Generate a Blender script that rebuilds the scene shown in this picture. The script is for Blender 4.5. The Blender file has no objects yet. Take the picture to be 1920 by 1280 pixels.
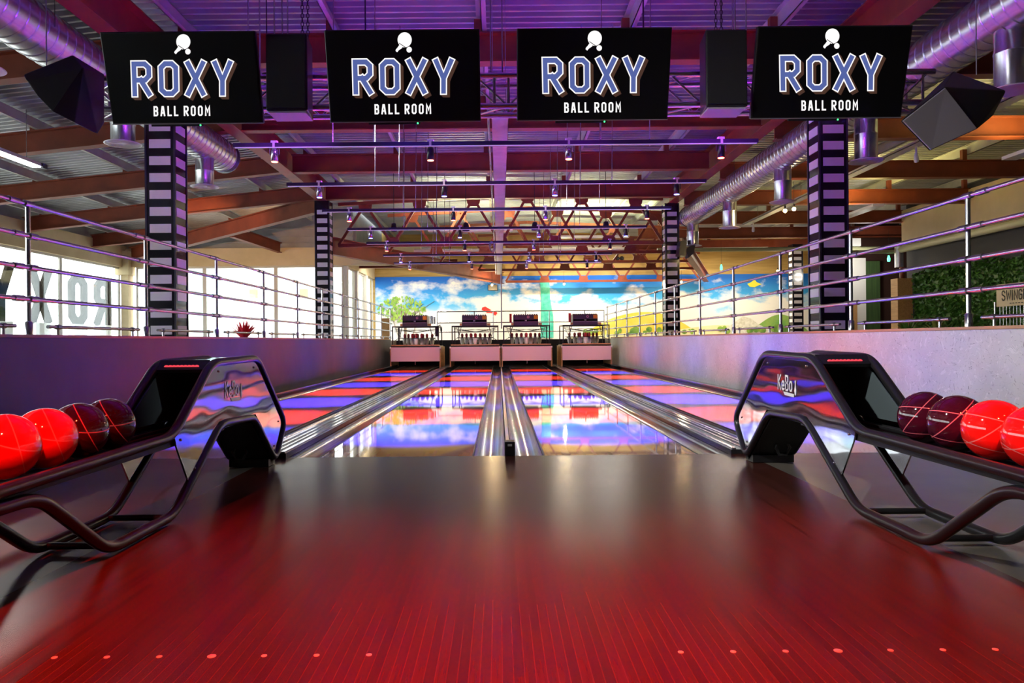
import bpy, bmesh, math, random
from mathutils import Vector, Matrix
random.seed(7)
S = bpy.context.scene
COL = S.collection
PI = math.pi
F = 1410.0          # focal length in pixels of the 1920 px wide frame
EYE = 0.81          # camera height above the approach

# ------------------------------------------------------------------ camera
cam_d = bpy.data.cameras.new('camera')
cam = bpy.data.objects.new('camera', cam_d); COL.objects.link(cam)
cam.location = (0, 0, EYE)
cam.rotation_euler = (math.radians(90), math.radians(0.5), 0)
cam_d.sensor_width = 36; cam_d.lens = 36 * F / 1920
cam_d.shift_x = 24.5 / 1920; cam_d.shift_y = -2 / 1920
cam_d.clip_start = 0.05; cam_d.clip_end = 300
S.camera = cam

# ------------------------------------------------------------------ world, view
S.view_settings.view_transform = 'Standard'
S.view_settings.look = 'None'
S.view_settings.exposure = 0.2
S.view_settings.gamma = 1.0
W = bpy.data.worlds.new('world'); S.world = W; W.use_nodes = True
wn = W.node_tree.nodes; wl = W.node_tree.links
bg = wn['Background']
bg.inputs[0].default_value = (0.93, 0.97, 1.0, 1)
bg.inputs[1].default_value = 6.5

def col(r, g, b): return (r, g, b)

# ------------------------------------------------------------------ lamps
def light(kind, name, loc, energy, color, parent=None, target=None, size=0.1, size_y=None, spot=None, blend=0.5, spread=None):
    d = bpy.data.lights.new(name, kind); d.energy = energy; d.color = color
    o = bpy.data.objects.new(name, d); COL.objects.link(o)
    if kind == 'AREA':
        d.size = size
        if size_y: d.shape = 'RECTANGLE'; d.size_y = size_y
        if spread: d.spread = math.radians(spread)
    elif kind == 'SPOT':
        d.spot_size = math.radians(spot); d.spot_blend = blend; d.shadow_soft_size = size
    else:
        d.shadow_soft_size = size
    loc = Vector(loc)
    base = parent.location.copy() if parent else Vector((0, 0, 0))
    if parent: o.parent = parent
    o.location = loc - base
    if target is not None:
        dv = Vector(target) - loc
        o.rotation_euler = dv.to_track_quat('-Z', 'Y').to_euler()
    return o

# ------------------------------------------------------------------ materials
MATS = {}
def mat(name, c, rough=0.5, metal=0.0, emit=None, es=0.0, coat=0.0, spec=0.5):
    if name in MATS: return MATS[name]
    m = bpy.data.materials.new(name); m.use_nodes = True
    b = m.node_tree.nodes['Principled BSDF']
    b.inputs['Base Color'].default_value = (*c, 1)
    b.inputs['Roughness'].default_value = rough
    b.inputs['Metallic'].default_value = metal
    b.inputs['Specular IOR Level'].default_value = spec
    if coat: b.inputs['Coat Weight'].default_value = coat; b.inputs['Coat Roughness'].default_value = 0.03
    if emit: b.inputs['Emission Color'].default_value = (*emit, 1); b.inputs['Emission Strength'].default_value = es
    MATS[name] = m
    return m
def nodes_of(m):
    n = m.node_tree.nodes; l = m.node_tree.links
    return n, l, n['Principled BSDF']
def coords(n, l, scale=(1, 1, 1)):
    tc = n.new('ShaderNodeTexCoord'); mp = n.new('ShaderNodeMapping')
    mp.inputs['Scale'].default_value = scale
    l.new(tc.outputs['Object'], mp.inputs['Vector'])
    return mp.outputs['Vector']
def noise(n, l, vec, scale, detail=4, rough=0.55):
    t = n.new('ShaderNodeTexNoise'); t.inputs['Scale'].default_value = scale
    t.inputs['Detail'].default_value = detail; t.inputs['Roughness'].default_value = rough
    l.new(vec, t.inputs['Vector']); return t.outputs['Fac']
def ramp(n, l, fac, stops, interp='LINEAR'):
    r = n.new('ShaderNodeValToRGB'); r.color_ramp.interpolation = interp
    e = r.color_ramp.elements
    while len(e) < len(stops): e.new(0.5)
    for k, (p, c) in enumerate(stops):
        e[k].position = p; e[k].color = (*c, 1)
    l.new(fac, r.inputs[0]); return r.outputs[0]
def mathn(n, l, op, a, b=None, c=None):
    t = n.new('ShaderNodeMath'); t.operation = op
    for k, v in enumerate((a, b, c)):
        if v is None: continue
        if isinstance(v, (int, float)): t.inputs[k].default_value = v
        else: l.new(v, t.inputs[k])
    return t.outputs[0]
def mixc(n, l, fac, a, b, mode='MIX'):
    t = n.new('ShaderNodeMix'); t.data_type = 'RGBA'; t.blend_type = mode
    if isinstance(fac, (int, float)): t.inputs[0].default_value = fac
    else: l.new(fac, t.inputs[0])
    for k, v in ((6, a), (7, b)):
        if isinstance(v, tuple): t.inputs[k].default_value = (*v, 1)
        else: l.new(v, t.inputs[k])
    return t.outputs[2]
def bump(n, l, b, h, strength=0.2, dist=0.01):
    t = n.new('ShaderNodeBump'); t.inputs['Strength'].default_value = strength; t.inputs['Distance'].default_value = dist
    l.new(h, t.inputs['Height']); l.new(t.outputs[0], b.inputs['Normal'])
def mottled(name, c1, c2, scale=3, rough=0.6, metal=0, bmp=0.0, stretch=(1, 1, 1), detail=5):
    m = mat(name, c1, rough, metal); n, l, b = nodes_of(m)
    f = noise(n, l, coords(n, l, stretch), scale, detail)
    l.new(ramp(n, l, f, [(0.3, c1), (0.7, c2)]), b.inputs['Base Color'])
    if bmp: bump(n, l, b, f, bmp)
    return m

RUST = mottled('red oxide steel paint', (0.16, 0.030, 0.011), (0.24, 0.050, 0.018), 2.2, 0.55)
GALV = mottled('galvanised steel', (0.50, 0.52, 0.54), (0.66, 0.68, 0.70), 6, 0.34, 0.75)
DUCT = mottled('spiral duct steel', (0.52, 0.54, 0.57), (0.68, 0.70, 0.73), 4, 0.27, 0.9)
DECK = mottled('roof deck steel', (0.40, 0.41, 0.43), (0.55, 0.56, 0.58), 1.5, 0.42, 0.5)
PURL = mottled('purlin steel', (0.46, 0.47, 0.44), (0.60, 0.61, 0.57), 2.5, 0.45, 0.4)
BLACK = mat('black powder coat', (0.012, 0.012, 0.014), 0.32)
BLACKM = mat('matt black', (0.01, 0.01, 0.011), 0.6)
GLOSSB = mat('gloss black', (0.008, 0.008, 0.01), 0.12)
RAIL = mat('rail steel', (0.55, 0.55, 0.60), 0.22, 0.95)
ALU = mat('truss aluminium', (0.62, 0.62, 0.66), 0.25, 0.95)
WHITE = mat('white plastic', (0.8, 0.8, 0.8), 0.35)
CHROME = mat('chrome', (0.75, 0.75, 0.78), 0.1, 1.0)
STRIPEW = mat('white gloss stripe', (0.78, 0.74, 0.76), 0.22)
STRIPEB = mat('black gloss stripe', (0.010, 0.010, 0.014), 0.12)
WOOD = mottled('pine timber', (0.42, 0.22, 0.08), (0.60, 0.34, 0.14), 4, 0.5, 0, 0.05, (8, 0.6, 8))
CREAM = mottled('painted concrete', (0.56, 0.45, 0.25), (0.68, 0.56, 0.34), 1.2, 0.8, 0, 0.1)
DARKW = mat('dark painted blockwork', (0.055, 0.055, 0.06), 0.8)
GREYW = mottled('grey cladding', (0.30, 0.31, 0.30), (0.38, 0.39, 0.37), 2, 0.6)
OCHRE = mottled('ochre board cladding', (0.42, 0.28, 0.08), (0.62, 0.43, 0.15), 1.5, 0.75, 0, 0.1, (0.4, 1, 7))
PANEL = mat('pink masking panel', (0.86, 0.60, 0.64), 0.42)

# ------------------------------------------------------------------ mesh builder
class MB:
    def __init__(s): s.v = []; s.f = []; s.m = []; s.sm = []; s.cur = 0
    def add(s, vs, fs, smooth=False):
        b = len(s.v); s.v += [tuple(p) for p in vs]
        for f in fs:
            s.f.append(tuple(b + i for i in f)); s.m.append(s.cur); s.sm.append(smooth)
        return s
    def box(s, x0, x1, y0, y1, z0, z1):
        v = [(x0,y0,z0),(x1,y0,z0),(x1,y1,z0),(x0,y1,z0),(x0,y0,z1),(x1,y0,z1),(x1,y1,z1),(x0,y1,z1)]
        return s.add(v, [(0,3,2,1),(4,5,6,7),(0,1,5,4),(1,2,6,5),(2,3,7,6),(3,0,4,7)])
    def bar(s, p0, p1, u0, u1, v0, v1, up=(0, 0, 1)):
        p0 = Vector(p0); p1 = Vector(p1); d = (p1 - p0).normalized()
        r = d.cross(Vector(up))
        if r.length < 1e-4: r = Vector((1, 0, 0))
        r.normalize(); w = r.cross(d)
        vs = []
        for p in (p0, p1):
            for (a, b) in ((u0, v0), (u1, v0), (u1, v1), (u0, v1)): vs.append(p + r * a + w * b)
        return s.add(vs, [(0,1,2,3),(7,6,5,4),(0,4,5,1),(1,5,6,2),(2,6,7,3),(3,7,4,0)])
    def ibeam(s, p0, p1, h=0.4, w=0.2, tf=0.022, tw=0.016):
        s.bar(p0, p1, -w/2, w/2, 0, tf); s.bar(p0, p1, -w/2, w/2, h - tf, h); s.bar(p0, p1, -tw/2, tw/2, tf, h - tf)
        return s
    def tube(s, pts, r, n=10, closed=False, caps=True):
        pts = [Vector(p) for p in pts]; N = len(pts); rings = []
        prev = None
        for i, p in enumerate(pts):
            if closed: t = (pts[(i+1) % N] - pts[i-1]).normalized()
            elif i == 0: t = (pts[1] - p).normalized()
            elif i == N-1: t = (p - pts[-2]).normalized()
            else: t = ((pts[i+1] - p).normalized() + (p - pts[i-1]).normalized()).normalized()
            if prev is None:
                a = Vector((0, 0, 1)) if abs(t.z) < 0.9 else Vector((1, 0, 0))
                u = t.cross(a).normalized()
            else:
                u = (prev - t * prev.dot(t)).normalized()
            prev = u; w = t.cross(u)
            rr = r[i] if isinstance(r, (list, tuple)) else r
            rings.append([p + (u * math.cos(2*PI*k/n) + w * math.sin(2*PI*k/n)) * rr for k in range(n)])
        vs = [q for g in rings for q in g]; fs = []
        for i in range(N if closed else N-1):
            j = (i+1) % N
            for k in range(n):
                fs.append((i*n+k, i*n+(k+1) % n, j*n+(k+1) % n, j*n+k))
        s.add(vs, fs, True)
        if caps and not closed:
            s.add(rings[0], [tuple(range(n))[::-1]]); s.add(rings[-1], [tuple(range(n))])
        return s
    def cyl(s, p0, p1, r, n=16): return s.tube([p0, p1], r, n)
    def prism(s, poly, axis, a0, a1):
        # poly: 2D points; axis 'x': poly=(y,z); 'y': poly=(x,z); 'z': poly=(x,y)
        def P(a, q):
            return {'x': (a, q[0], q[1]), 'y': (q[0], a, q[1]), 'z': (q[0], q[1], a)}[axis]
        n = len(poly); vs = [P(a0, q) for q in poly] + [P(a1, q) for q in poly]
        fs = [tuple(range(n))[::-1], tuple(range(n, 2*n))] + [(i, (i+1) % n, n+(i+1) % n, n+i) for i in range(n)]
        return s.add(vs, fs)
    def lathe(s, prof, c=(0, 0, 0), axis='z', n=24):
        c = Vector(c); rings = []
        for (r, h) in prof:
            g = []
            for k in range(n):
                a = 2*PI*k/n; x, y = r*math.cos(a), r*math.sin(a)
                g.append(c + Vector({'z': (x, y, h), 'y': (x, h, y), 'x': (h, x, y)}[axis]))
            rings.append(g)
        vs = [q for g in rings for q in g]; fs = []
        for i in range(len(prof)-1):
            for k in range(n): fs.append((i*n+k, i*n+(k+1) % n, (i+1)*n+(k+1) % n, (i+1)*n+k))
        return s.add(vs, fs, True)
    def shear(s, k): s.v = [(x+k*y, y, z) for x, y, z in s.v]; return s
    def quad(s, a, b, c, d): return s.add([a, b, c, d], [(0, 1, 2, 3)])
    def sphere(s, c, r, nu=16, nv=10):
        return s.lathe([(r*math.sin(PI*i/nv) + 1e-5, -r*math.cos(PI*i/nv)) for i in range(nv+1)], c, 'z', nu)
    def build(s, name, m, parent=None, world=True, bevel=None):
        me = bpy.data.meshes.new(name)
        off = parent.location if (parent is not None and world) else Vector((0, 0, 0))
        if parent is not None and world and parent.parent: off = parent.location + parent.parent.location
        me.from_pydata([tuple(Vector(p) - off) for p in s.v], [], s.f)
        ms = m if isinstance(m, (list, tuple)) else [m]
        for q in ms: me.materials.append(q)
        me.polygons.foreach_set('material_index', s.m); me.polygons.foreach_set('use_smooth', s.sm)
        bm = bmesh.new(); bm.from_mesh(me); bmesh.ops.recalc_face_normals(bm, faces=bm.faces); bm.to_mesh(me); bm.free()
        me.update()
        o = bpy.data.objects.new(name, me); COL.objects.link(o)
        if parent is not None: o.parent = parent
        if bevel:
            md = o.modifiers.new('bevel', 'BEVEL'); md.width = bevel; md.segments = 2; md.limit_method = 'ANGLE'
        return o
def rounded(pts, r, closed=False, seg=5):
    """polyline with rounded corners"""
    P = [Vector(p) for p in pts]; N = len(P); out = []
    for i in range(N):
        if not closed and i in (0, N-1): out.append(P[i]); continue
        a, b, c = P[i-1], P[i], P[(i+1) % N]
        d1 = (a-b); d2 = (c-b); q = min(r, d1.length*0.45, d2.length*0.45)
        s1 = b + d1.normalized()*q; s2 = b + d2.normalized()*q
        for k in range(seg+1):
            t = k/seg; out.append(s1*(1-t)**2 + b*2*t*(1-t) + s2*t*t)
    return out

def tag(o, label, cat, group=None, kind=None):
    o['label'] = label; o['category'] = cat
    if group: o['group'] = group
    if kind: o['kind'] = kind
    return o
def thing(name, label, cat, loc=(0, 0, 0), group=None):
    o = bpy.data.objects.new(name, None); COL.objects.link(o); o.location = loc; o.empty_display_size = 0.1
    return tag(o, label, cat, group)
def struct(o): o['kind'] = 'structure'; return o
KIDS = {}
def copy_tree(o, loc=None, label=None, swap=None):
    def rec(a, parent):
        c = a.copy(); COL.objects.link(c); c.parent = parent
        for ch in [q for q in bpy.data.objects if q.parent is a]:
            rec(ch, c)
        return c
    c = rec(o, None)
    if loc is not None: c.location = loc
    if label: c['label'] = label
    return c
ORD = ['nearest', 'second nearest', 'third nearest', 'fourth nearest', 'fifth nearest', 'sixth nearest', 'farthest']
NTH = ['first', 'second', 'third', 'fourth', 'fifth', 'sixth', 'seventh', 'eighth', 'ninth', 'tenth', 'eleventh', 'twelfth']

# ------------------------------------------------------------------ stroke lettering
GL = {
 'R': (0.55, [([(0,0),(0,1),(.4,1),(.55,.87),(.55,.60),(.4,.46),(0,.46)],0), ([(.24,.46),(.54,0)],0)]),
 'O': (0.55, [([(.15,0),(0,.13),(0,.87),(.15,1),(.4,1),(.55,.87),(.55,.13),(.4,0)],1)]),
 'X': (0.55, [([(0,0),(.55,1)],0), ([(0,1),(.55,0)],0)]),
 'Y': (0.55, [([(0,1),(.275,.42),(.55,1)],0), ([(.275,.46),(.275,0)],0)]),
 'B': (0.50, [([(0,0),(0,1),(.36,1),(.48,.88),(.48,.62),(.36,.52),(0,.52)],0), ([(.36,.52),(.5,.40),(.5,.12),(.38,0),(0,0)],0)]),
 'A': (0.55, [([(0,0),(.2,1),(.35,1),(.55,0)],0), ([(.08,.3),(.47,.3)],0)]),
 'L': (0.46, [([(0,1),(0,0),(.46,0)],0)]),
 'M': (0.62, [([(0,0),(0,1),(.31,.4),(.62,1),(.62,0)],0)]),
 'K': (0.50, [([(0,0),(0,1)],0), ([(.5,1),(.03,.42)],0), ([(.16,.56),(.52,0)],0)]),
 'e': (0.42, [([(.04,.3),(.42,.3),(.40,.5),(.22,.62),(.04,.5),(.0,.3),(.05,.08),(.22,0),(.40,.08)],0)]),
 'o': (0.42, [([(.1,0),(0,.15),(0,.47),(.1,.62),(.32,.62),(.42,.47),(.42,.15),(.32,0)],1)]),
 'S': (0.50, [([(.5,.82),(.38,1),(.12,1),(0,.86),(0,.64),(.5,.38),(.5,.14),(.38,0),(.12,0),(0,.16)],0)]),
 'W': (0.72, [([(0,1),(.15,0),(.36,.8),(.57,0),(.72,1)],0)]),
 'I': (0.05, [([(0,0),(0,1)],0)]),
 'N': (0.52, [([(0,0),(0,1),(.52,0),(.52,1)],0)]),
 'G': (0.50, [([(.5,.82),(.38,1),(.12,1),(0,.86),(0,.14),(.12,0),(.38,0),(.5,.14),(.5,.48),(.28,.48)],0)]),
 'E': (0.44, [([(.44,1),(0,1),(0,0),(.44,0)],0), ([(0,.5),(.36,.5)],0)]),
}
def stroke2d(pl, closed, w, ext):
    P = [Vector(p) for p in pl]; n = len(P)
    if not closed and ext:
        P[0] = P[0] + (P[0]-P[1]).normalized()*ext; P[-1] = P[-1] + (P[-1]-P[-2]).normalized()*ext
    L = []; R = []
    for i in range(n):
        d1 = (P[i]-P[i-1]).normalized() if (closed or i > 0) else None
        d2 = (P[(i+1) % n]-P[i]).normalized() if (closed or i < n-1) else None
        if d1 is None: d1 = d2
        if d2 is None: d2 = d1
        n1 = Vector((-d1.y, d1.x)); n2 = Vector((-d2.y, d2.x)); m = (n1+n2)
        m = m.normalized() if m.length > 1e-5 else n1
        k = 1/max(0.45, m.dot(n1)); L.append(P[i]+m*k*w/2); R.append(P[i]-m*k*w/2)
    return L, R
def letter(mb, ch, org, u, v, h, sw, grow=0.0, shift=(0, 0), lift=0.0, depth=0.0, wide=1.0):
    """one letter of height h in the plane (u, v); u and v unit vectors"""
    org = Vector(org); u = Vector(u); v = Vector(v); nn = u.cross(v)
    if ch not in GL: return 0.3*h
    wdt, strokes = GL[ch]
    for pl, closed in strokes:
        pts = [(x*h*wide, y*h) for x, y in pl]
        L, R = stroke2d(pts, closed, sw + 2*grow, (sw*0.5 + grow) if not closed else 0)
        n = len(L)
        for i in range(n if closed else n-1):
            j = (i+1) % n
            q = [org + u*(a.x+shift[0]) + v*(a.y+shift[1]) + nn*lift for a in (L[i], R[i], R[j], L[j])]
            if depth: 
                q2 = [a + nn*depth for a in q]
                mb.add(q+q2, [(0,1,2,3),(7,6,5,4),(0,4,5,1),(1,5,6,2),(2,6,7,3),(3,7,4,0)])
            else: mb.add(q, [(0, 1, 2, 3)])
    return wdt*h*wide
def text(mb, st, org, u, v, h, sw, gap, wide=1.0, **k):
    x = 0; uv = Vector(u)
    for ch in st:
        w = letter(mb, ch, Vector(org)+uv*x, u, v, h, sw, wide=wide, **k) if ch != ' ' else 0.35*h*wide
        x += w + gap
    return x - gap
def disc(mb, c, u, v, r, n=28, lift=0.0):
    c = Vector(c); u = Vector(u); v = Vector(v); nn = u.cross(v)
    mb.add([c + u*r*math.cos(2*PI*k/n) + v*r*math.sin(2*PI*k/n) + nn*lift for k in range(n)], [tuple(range(n))])

# ================================================================== SETTING
CX = 0.06                      # centre line of the lane group
WL, WR = CX-3.6, CX+3.6        # low concrete walls
FOUL = 5.28; LEND = 24.2; MZ = 0.86

# approach floor
APP = mat('approach boards', (0.2, 0.14, 0.1), 0.3, spec=0.2)
def mk_approach():
    n, l, b = nodes_of(APP)
    tc = n.new('ShaderNodeTexCoord'); sx = n.new('ShaderNodeSeparateXYZ'); l.new(tc.outputs['Object'], sx.inputs[0])
    xb = mathn(n, l, 'DIVIDE', sx.outputs[0], 0.0271)
    fr = mathn(n, l, 'FRACT', xb)
    seam = mathn(n, l, 'LESS_THAN', fr, 0.10)
    fl = mathn(n, l, 'FLOOR', xb)
    yseg = mathn(n, l, 'FLOOR', mathn(n, l, 'ADD', mathn(n, l, 'MULTIPLY', sx.outputs[1], 0.9), mathn(n, l, 'MULTIPLY', fl, 0.37)))
    cb = n.new('ShaderNodeCombineXYZ'); l.new(fl, cb.inputs[0]); l.new(yseg, cb.inputs[1])
    wnz = n.new('ShaderNodeTexWhiteNoise'); l.new(cb.outputs[0], wnz.inputs[0])
    base = ramp(n, l, wnz.outputs[0], [(0, (0.042, 0.012, 0.008)), (1, (0.070, 0.020, 0.014))])
    g = noise(n, l, coords(n, l, (40, 1.2, 1)), 3)
    base = mixc(n, l, 0.25, base, ramp(n, l, g, [(0.3, (0.02, 0.006, 0.004)), (0.7, (0.09, 0.026, 0.018))]))
    c = mixc(n, l, mathn(n, l, 'MULTIPLY', seam, 0.16), base, (0.24, 0.10, 0.07))
    l.new(c, b.inputs['Base Color'])
    rf = noise(n, l, coords(n, l, (1, 1, 1)), 2.5)
    rr = n.new('ShaderNodeMapRange'); l.new(rf, rr.inputs[0]); rr.inputs[3].default_value = 0.19; rr.inputs[4].default_value = 0.27
    l.new(rr.outputs[0], b.inputs['Roughness'])
mk_approach()
SIDEF = mottled('grey vinyl side floor', (0.10, 0.092, 0.078), (0.14, 0.125, 0.105), 3, 0.33)
f = MB().box(CX-1.66, CX+1.66, -6, FOUL, -0.15, 0).build('floor', APP); struct(f)
for sx in (-1, 1):
    a, b_ = sorted((CX+sx*1.66, CX+sx*3.6))
    struct(MB().box(a, b_, -6, FOUL, -0.15, 0).build('floor', SIDEF))
DOT = mat('inlaid dot', (0.75, 0.62, 0.5), 0.3)
for c0 in (-0.75, 0.87):
    for k in range(-3, 4):
        r = 0.011 if k == 0 else 0.0075
        q = MB(); q.lathe([(0.0001, 0.0012), (r, 0.0012), (r, -0.002)], (c0 + k*0.1356, 1.945, 0), 'z', 16)
        o = q.build('approach_dot', DOT, f)
struct(MB().box(WL-0.02, WR+0.02, 26.1, 26.28, -0.35, 0.84).build('wall_pit', BLACKM))
struct(MB().box(WL-0.4, WL-0.12, 24.3, 26.28, -0.35, 0.84).build('wall_pit', BLACKM))
struct(MB().box(WR+0.12, WR+0.4, 24.3, 26.28, -0.35, 0.84).build('wall_pit', BLACKM))
struct(MB().box(WL, WR, FOUL, 26.1, -0.35, -0.16).build('floor', BLACKM))
MEZ = mottled('mezzanine floor', (0.20, 0.17, 0.14), (0.28, 0.24, 0.20), 2, 0.4)
struct(MB().box(-12.6, WL-0.02, -6, 31.2, MZ-0.2, MZ-0.02).build('floor', MEZ))
struct(MB().box(WR+0.02, 16.2, -6, 31.2, MZ-0.2, MZ-0.02).build('floor', MEZ))
struct(MB().box(WL-0.02, WR+0.02, 26.3, 31.2, MZ-0.2, MZ-0.02).build('floor', MEZ))

# low walls
CONL = mottled('dark plaster wall', (0.075, 0.068, 0.072), (0.11, 0.10, 0.105), 1.6, 0.55, 0, 0.15)
CONR = mat('flecked grey board', (0.5, 0.5, 0.48), 0.6)
def mk_flake():
    n, l, b = nodes_of(CONR)
    v = coords(n, l, (1, 1, 1))
    base = ramp(n, l, noise(n, l, v, 2.0, 6), [(0.3, (0.56, 0.56, 0.53)), (0.7, (0.70, 0.69, 0.66))])
    nz = n.new('ShaderNodeTexNoise'); nz.inputs['Scale'].default_value = 6; l.new(v, nz.inputs['Vector'])
    ad = n.new('ShaderNodeVectorMath'); ad.operation = 'MULTIPLY_ADD'
    l.new(nz.outputs['Color'], ad.inputs[0]); ad.inputs[1].default_value = (0.35, 0.35, 0.35); l.new(v, ad.inputs[2])
    mp = n.new('ShaderNodeMapping'); mp.inputs['Scale'].default_value = (30, 30, 95); l.new(ad.outputs[0], mp.inputs[0])
    fl = noise(n, l, mp.outputs[0], 1.0, 2)
    c = mixc(n, l, ramp(n, l, fl, [(0.30, (1, 1, 1)), (0.38, (0, 0, 0))]), base, (0.30, 0.29, 0.28))
    fl2 = noise(n, l, mp.outputs[0], 0.45, 2)
    c = mixc(n, l, ramp(n, l, fl2, [(0.60, (0, 0, 0)), (0.66, (0.7, 0.7, 0.7))]), c, (0.78, 0.77, 0.74))
    l.new(c, b.inputs['Base Color'])
mk_flake()
struct(MB().box(WL-0.12, WL, -6, 24.6, -0.35, 0.86).build('wall_left', CONL))
struct(MB().box(WR, WR+0.12, -6, 24.6, -0.35, 0.86).build('wall_right', CONR))
struct(MB().box(WL-0.32, WL+0.01, -6, 24.6, 0.862, 0.885).build('trim_1', WOOD))
struct(MB().box(WR-0.01, WR+0.32, -6, 24.6, 0.862, 0.885).build('trim_2', WOOD))
# rear end of the hall behind the viewer
struct(MB().box(-12.6, 16.2, -6.2, -6.0, -0.35, 5.3).build('wall_rear', DARKW))

# back wall with the mural
YB = 31.0
struct(MB().box(-5.3, 16.2, YB+0.05, YB+0.25, MZ-0.2, 5.4).build('wall_back', OCHRE))
struct(MB().box(16.2, 16.4, -6.2, YB+0.25, MZ-0.2, 5.4).build('wall_far_right', DARKW))
# ceiling decks
def deck(x0, z0, x1, z1, y0, y1, name='ceiling', pitch=0.18, d=0.10):
    mb = MB(); n = int((y1-y0)/pitch); prof = []
    for i in range(n):
        y = y0 + i*pitch
        prof += [(y, 0), (y+pitch*0.24, 0), (y+pitch*0.32, d), (y+pitch*0.92, d)]
    prof.append((y0+n*pitch, 0))
    vs = []; fs = []
    for (y, h) in prof: vs += [(x0, y, z0+h), (x1, y, z1+h)]
    for i in range(len(prof)-1): fs.append((2*i, 2*i+1, 2*i+3, 2*i+2))
    m_ = len(vs)
    for (y, h) in prof: vs += [(x0, y, z0+0.16), (x1, y, z1+0.16)]
    for i in range(len(prof)-1): fs.append((m_+2*i, m_+2*i+2, m_+2*i+3, m_+2*i+1))
    mb.add(vs, fs); return struct(mb.build(name, DECK))
deck(-4.7, 5.2, 4.9, 5.2, -6, 31.2)
deck(-12.7, 4.42, -4.7, 5.2, -6, 25.4)
deck(4.9, 5.04, 16.4, 5.04, -6, 31.2)
deck(-5.3, 3.95, -2.3, 3.95, 25.4, 31.2, pitch=0.3)
struct(MB().box(-4.95, -4.8, 25.5, 31.2, 4.12, 5.4).build('wall_left', GREYW))
struct(MB().box(4.86, 4.93, -6, 31.2, 5.0, 5.4).build('trim_3', GREYW))

# left facade and rear-left glazing
GLASS = bpy.data.materials.new('window glass'); GLASS.use_nodes = True
gn = GLASS.node_tree.nodes; gl = GLASS.node_tree.links; gn.clear()
go = gn.new('ShaderNodeOutputMaterial'); gm = gn.new('ShaderNodeMixShader'); gt = gn.new('ShaderNodeBsdfTransparent'); gg = gn.new('ShaderNodeBsdfGlossy')
gg.inputs['Roughness'].default_value = 0.02; lw_ = gn.new('ShaderNodeLayerWeight'); gp = gn.new('ShaderNodeMath'); gp.operation = 'POWER'; gp.inputs[1].default_value = 5
gl.new(lw_.outputs['Facing'], gp.inputs[0]); gf = gn.new('ShaderNodeMath'); gf.operation = 'MULTIPLY_ADD'; gf.inputs[1].default_value = 0.8; gf.inputs[2].default_value = 0.03; gl.new(gp.outputs[0], gf.inputs[0])
gt.inputs[0].default_value = (0.93, 0.96, 0.95, 1)
gl.new(gf.outputs[0], gm.inputs[0]); gl.new(gt.outputs[0], gm.inputs[1]); gl.new(gg.outputs[0], gm.inputs[2]); gl.new(gm.outputs[0], go.inputs[0])
FR = mat('window frame', (0.55, 0.52, 0.46), 0.5)
FX = -12.5
struct(MB().box(FX-0.3, FX, -6, 25.5, 3.36, 4.08).build('wall_left', CREAM))
struct(MB().box(FX-0.3, FX-0.1, -6, 25.5, 4.08, 4.9).build('wall_left', GREYW))
struct(MB().box(FX-0.3, FX, -6, -4.6, MZ-0.2, 3.36).build('wall_left', CREAM))
struct(MB().box(FX-0.3, -2.6, 25.2, 25.5, 3.38, 3.98).build('wall_back', CREAM))
mb = MB().box(FX-0.3, -4.9, 25.3, 25.5, 3.98, 5.3)
for z in (4.15, 4.35, 4.6): mb.box(FX, -4.9, 25.24, 25.3, z, z+0.05)
struct(mb.build('wall_back', GREYW))
struct(MB().box(-5.3, -5.1, 25.5, 31.2, 3.38, 3.98).build('wall_left', CREAM))
nwin = 1
def window(axis, c, a0, a1, z0, z1, fw=0.06, mull=(), vertical_only=False):
    global nwin
    w = bpy.data.objects.new('window_%d' % nwin, None); nwin += 1; COL.objects.link(w); struct(w)
    fr = MB(); g = MB()
    def bx(m, p0, p1, q0, q1, t):
        if axis == 'x': m.box(c-t, c+t, p0, p1, q0, q1)
        else: m.box(p0, p1, c-t, c+t, q0, q1)
    bx(fr, a0, a1, z0, z0+fw, 0.03); bx(fr, a0, a1, z1-fw, z1, 0.03)
    bx(fr, a0, a0+fw, z0+fw, z1-fw, 0.03); bx(fr, a1-fw, a1, z0+fw, z1-fw, 0.03)
    fr.build('frame', FR, w); bx(g, a0+fw, a1-fw, z0+fw, z1-fw, 0.004); g.build('pane', GLASS, w)
for y0, y1 in ((-4.6, -1.4), (-1.4, 1.8), (1.8, 4.9), (4.9, 8.0), (8.0, 11.4), (11.4, 14.8), (14.8, 18.3), (18.3, 21.7), (21.7, 25.1)):
    window('x', FX-0.15, y0, y1, MZ, 3.36)
for x0, x1 in ((-12.2, -9.9), (-9.9, -7.5), (-7.5, -5.2)):
    window('y', 25.35, x0, x1, MZ, 3.38)
for y0, y1 in ((25.6, 27.2), (27.5, 29.1), (29.4, 31.0)):
    window('x', -5.2, y0, y1, MZ, 3.38)
WBRICK = mottled('white painted brick', (0.72, 0.70, 0.66), (0.82, 0.80, 0.77), 3, 0.7, 0, 0.1)
struct(MB().box(-5.3, -5.1, 25.45, 25.6, MZ, 3.38).box(-5.3, -5.1, 27.2, 27.5, MZ, 3.38).box(-5.3, -5.1, 29.1, 29.4, MZ, 3.38).build('wall_left', WBRICK))
o = MB().box(-12.75, -12.3, 25.0, 25.5, 3.1, 3.9).box(-12.6, -12.36, 25.1, 25.45, MZ, 3.1).build('corner_column', CREAM)
tag(o, 'cream concrete corner column between the two glazed walls', 'column')

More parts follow.
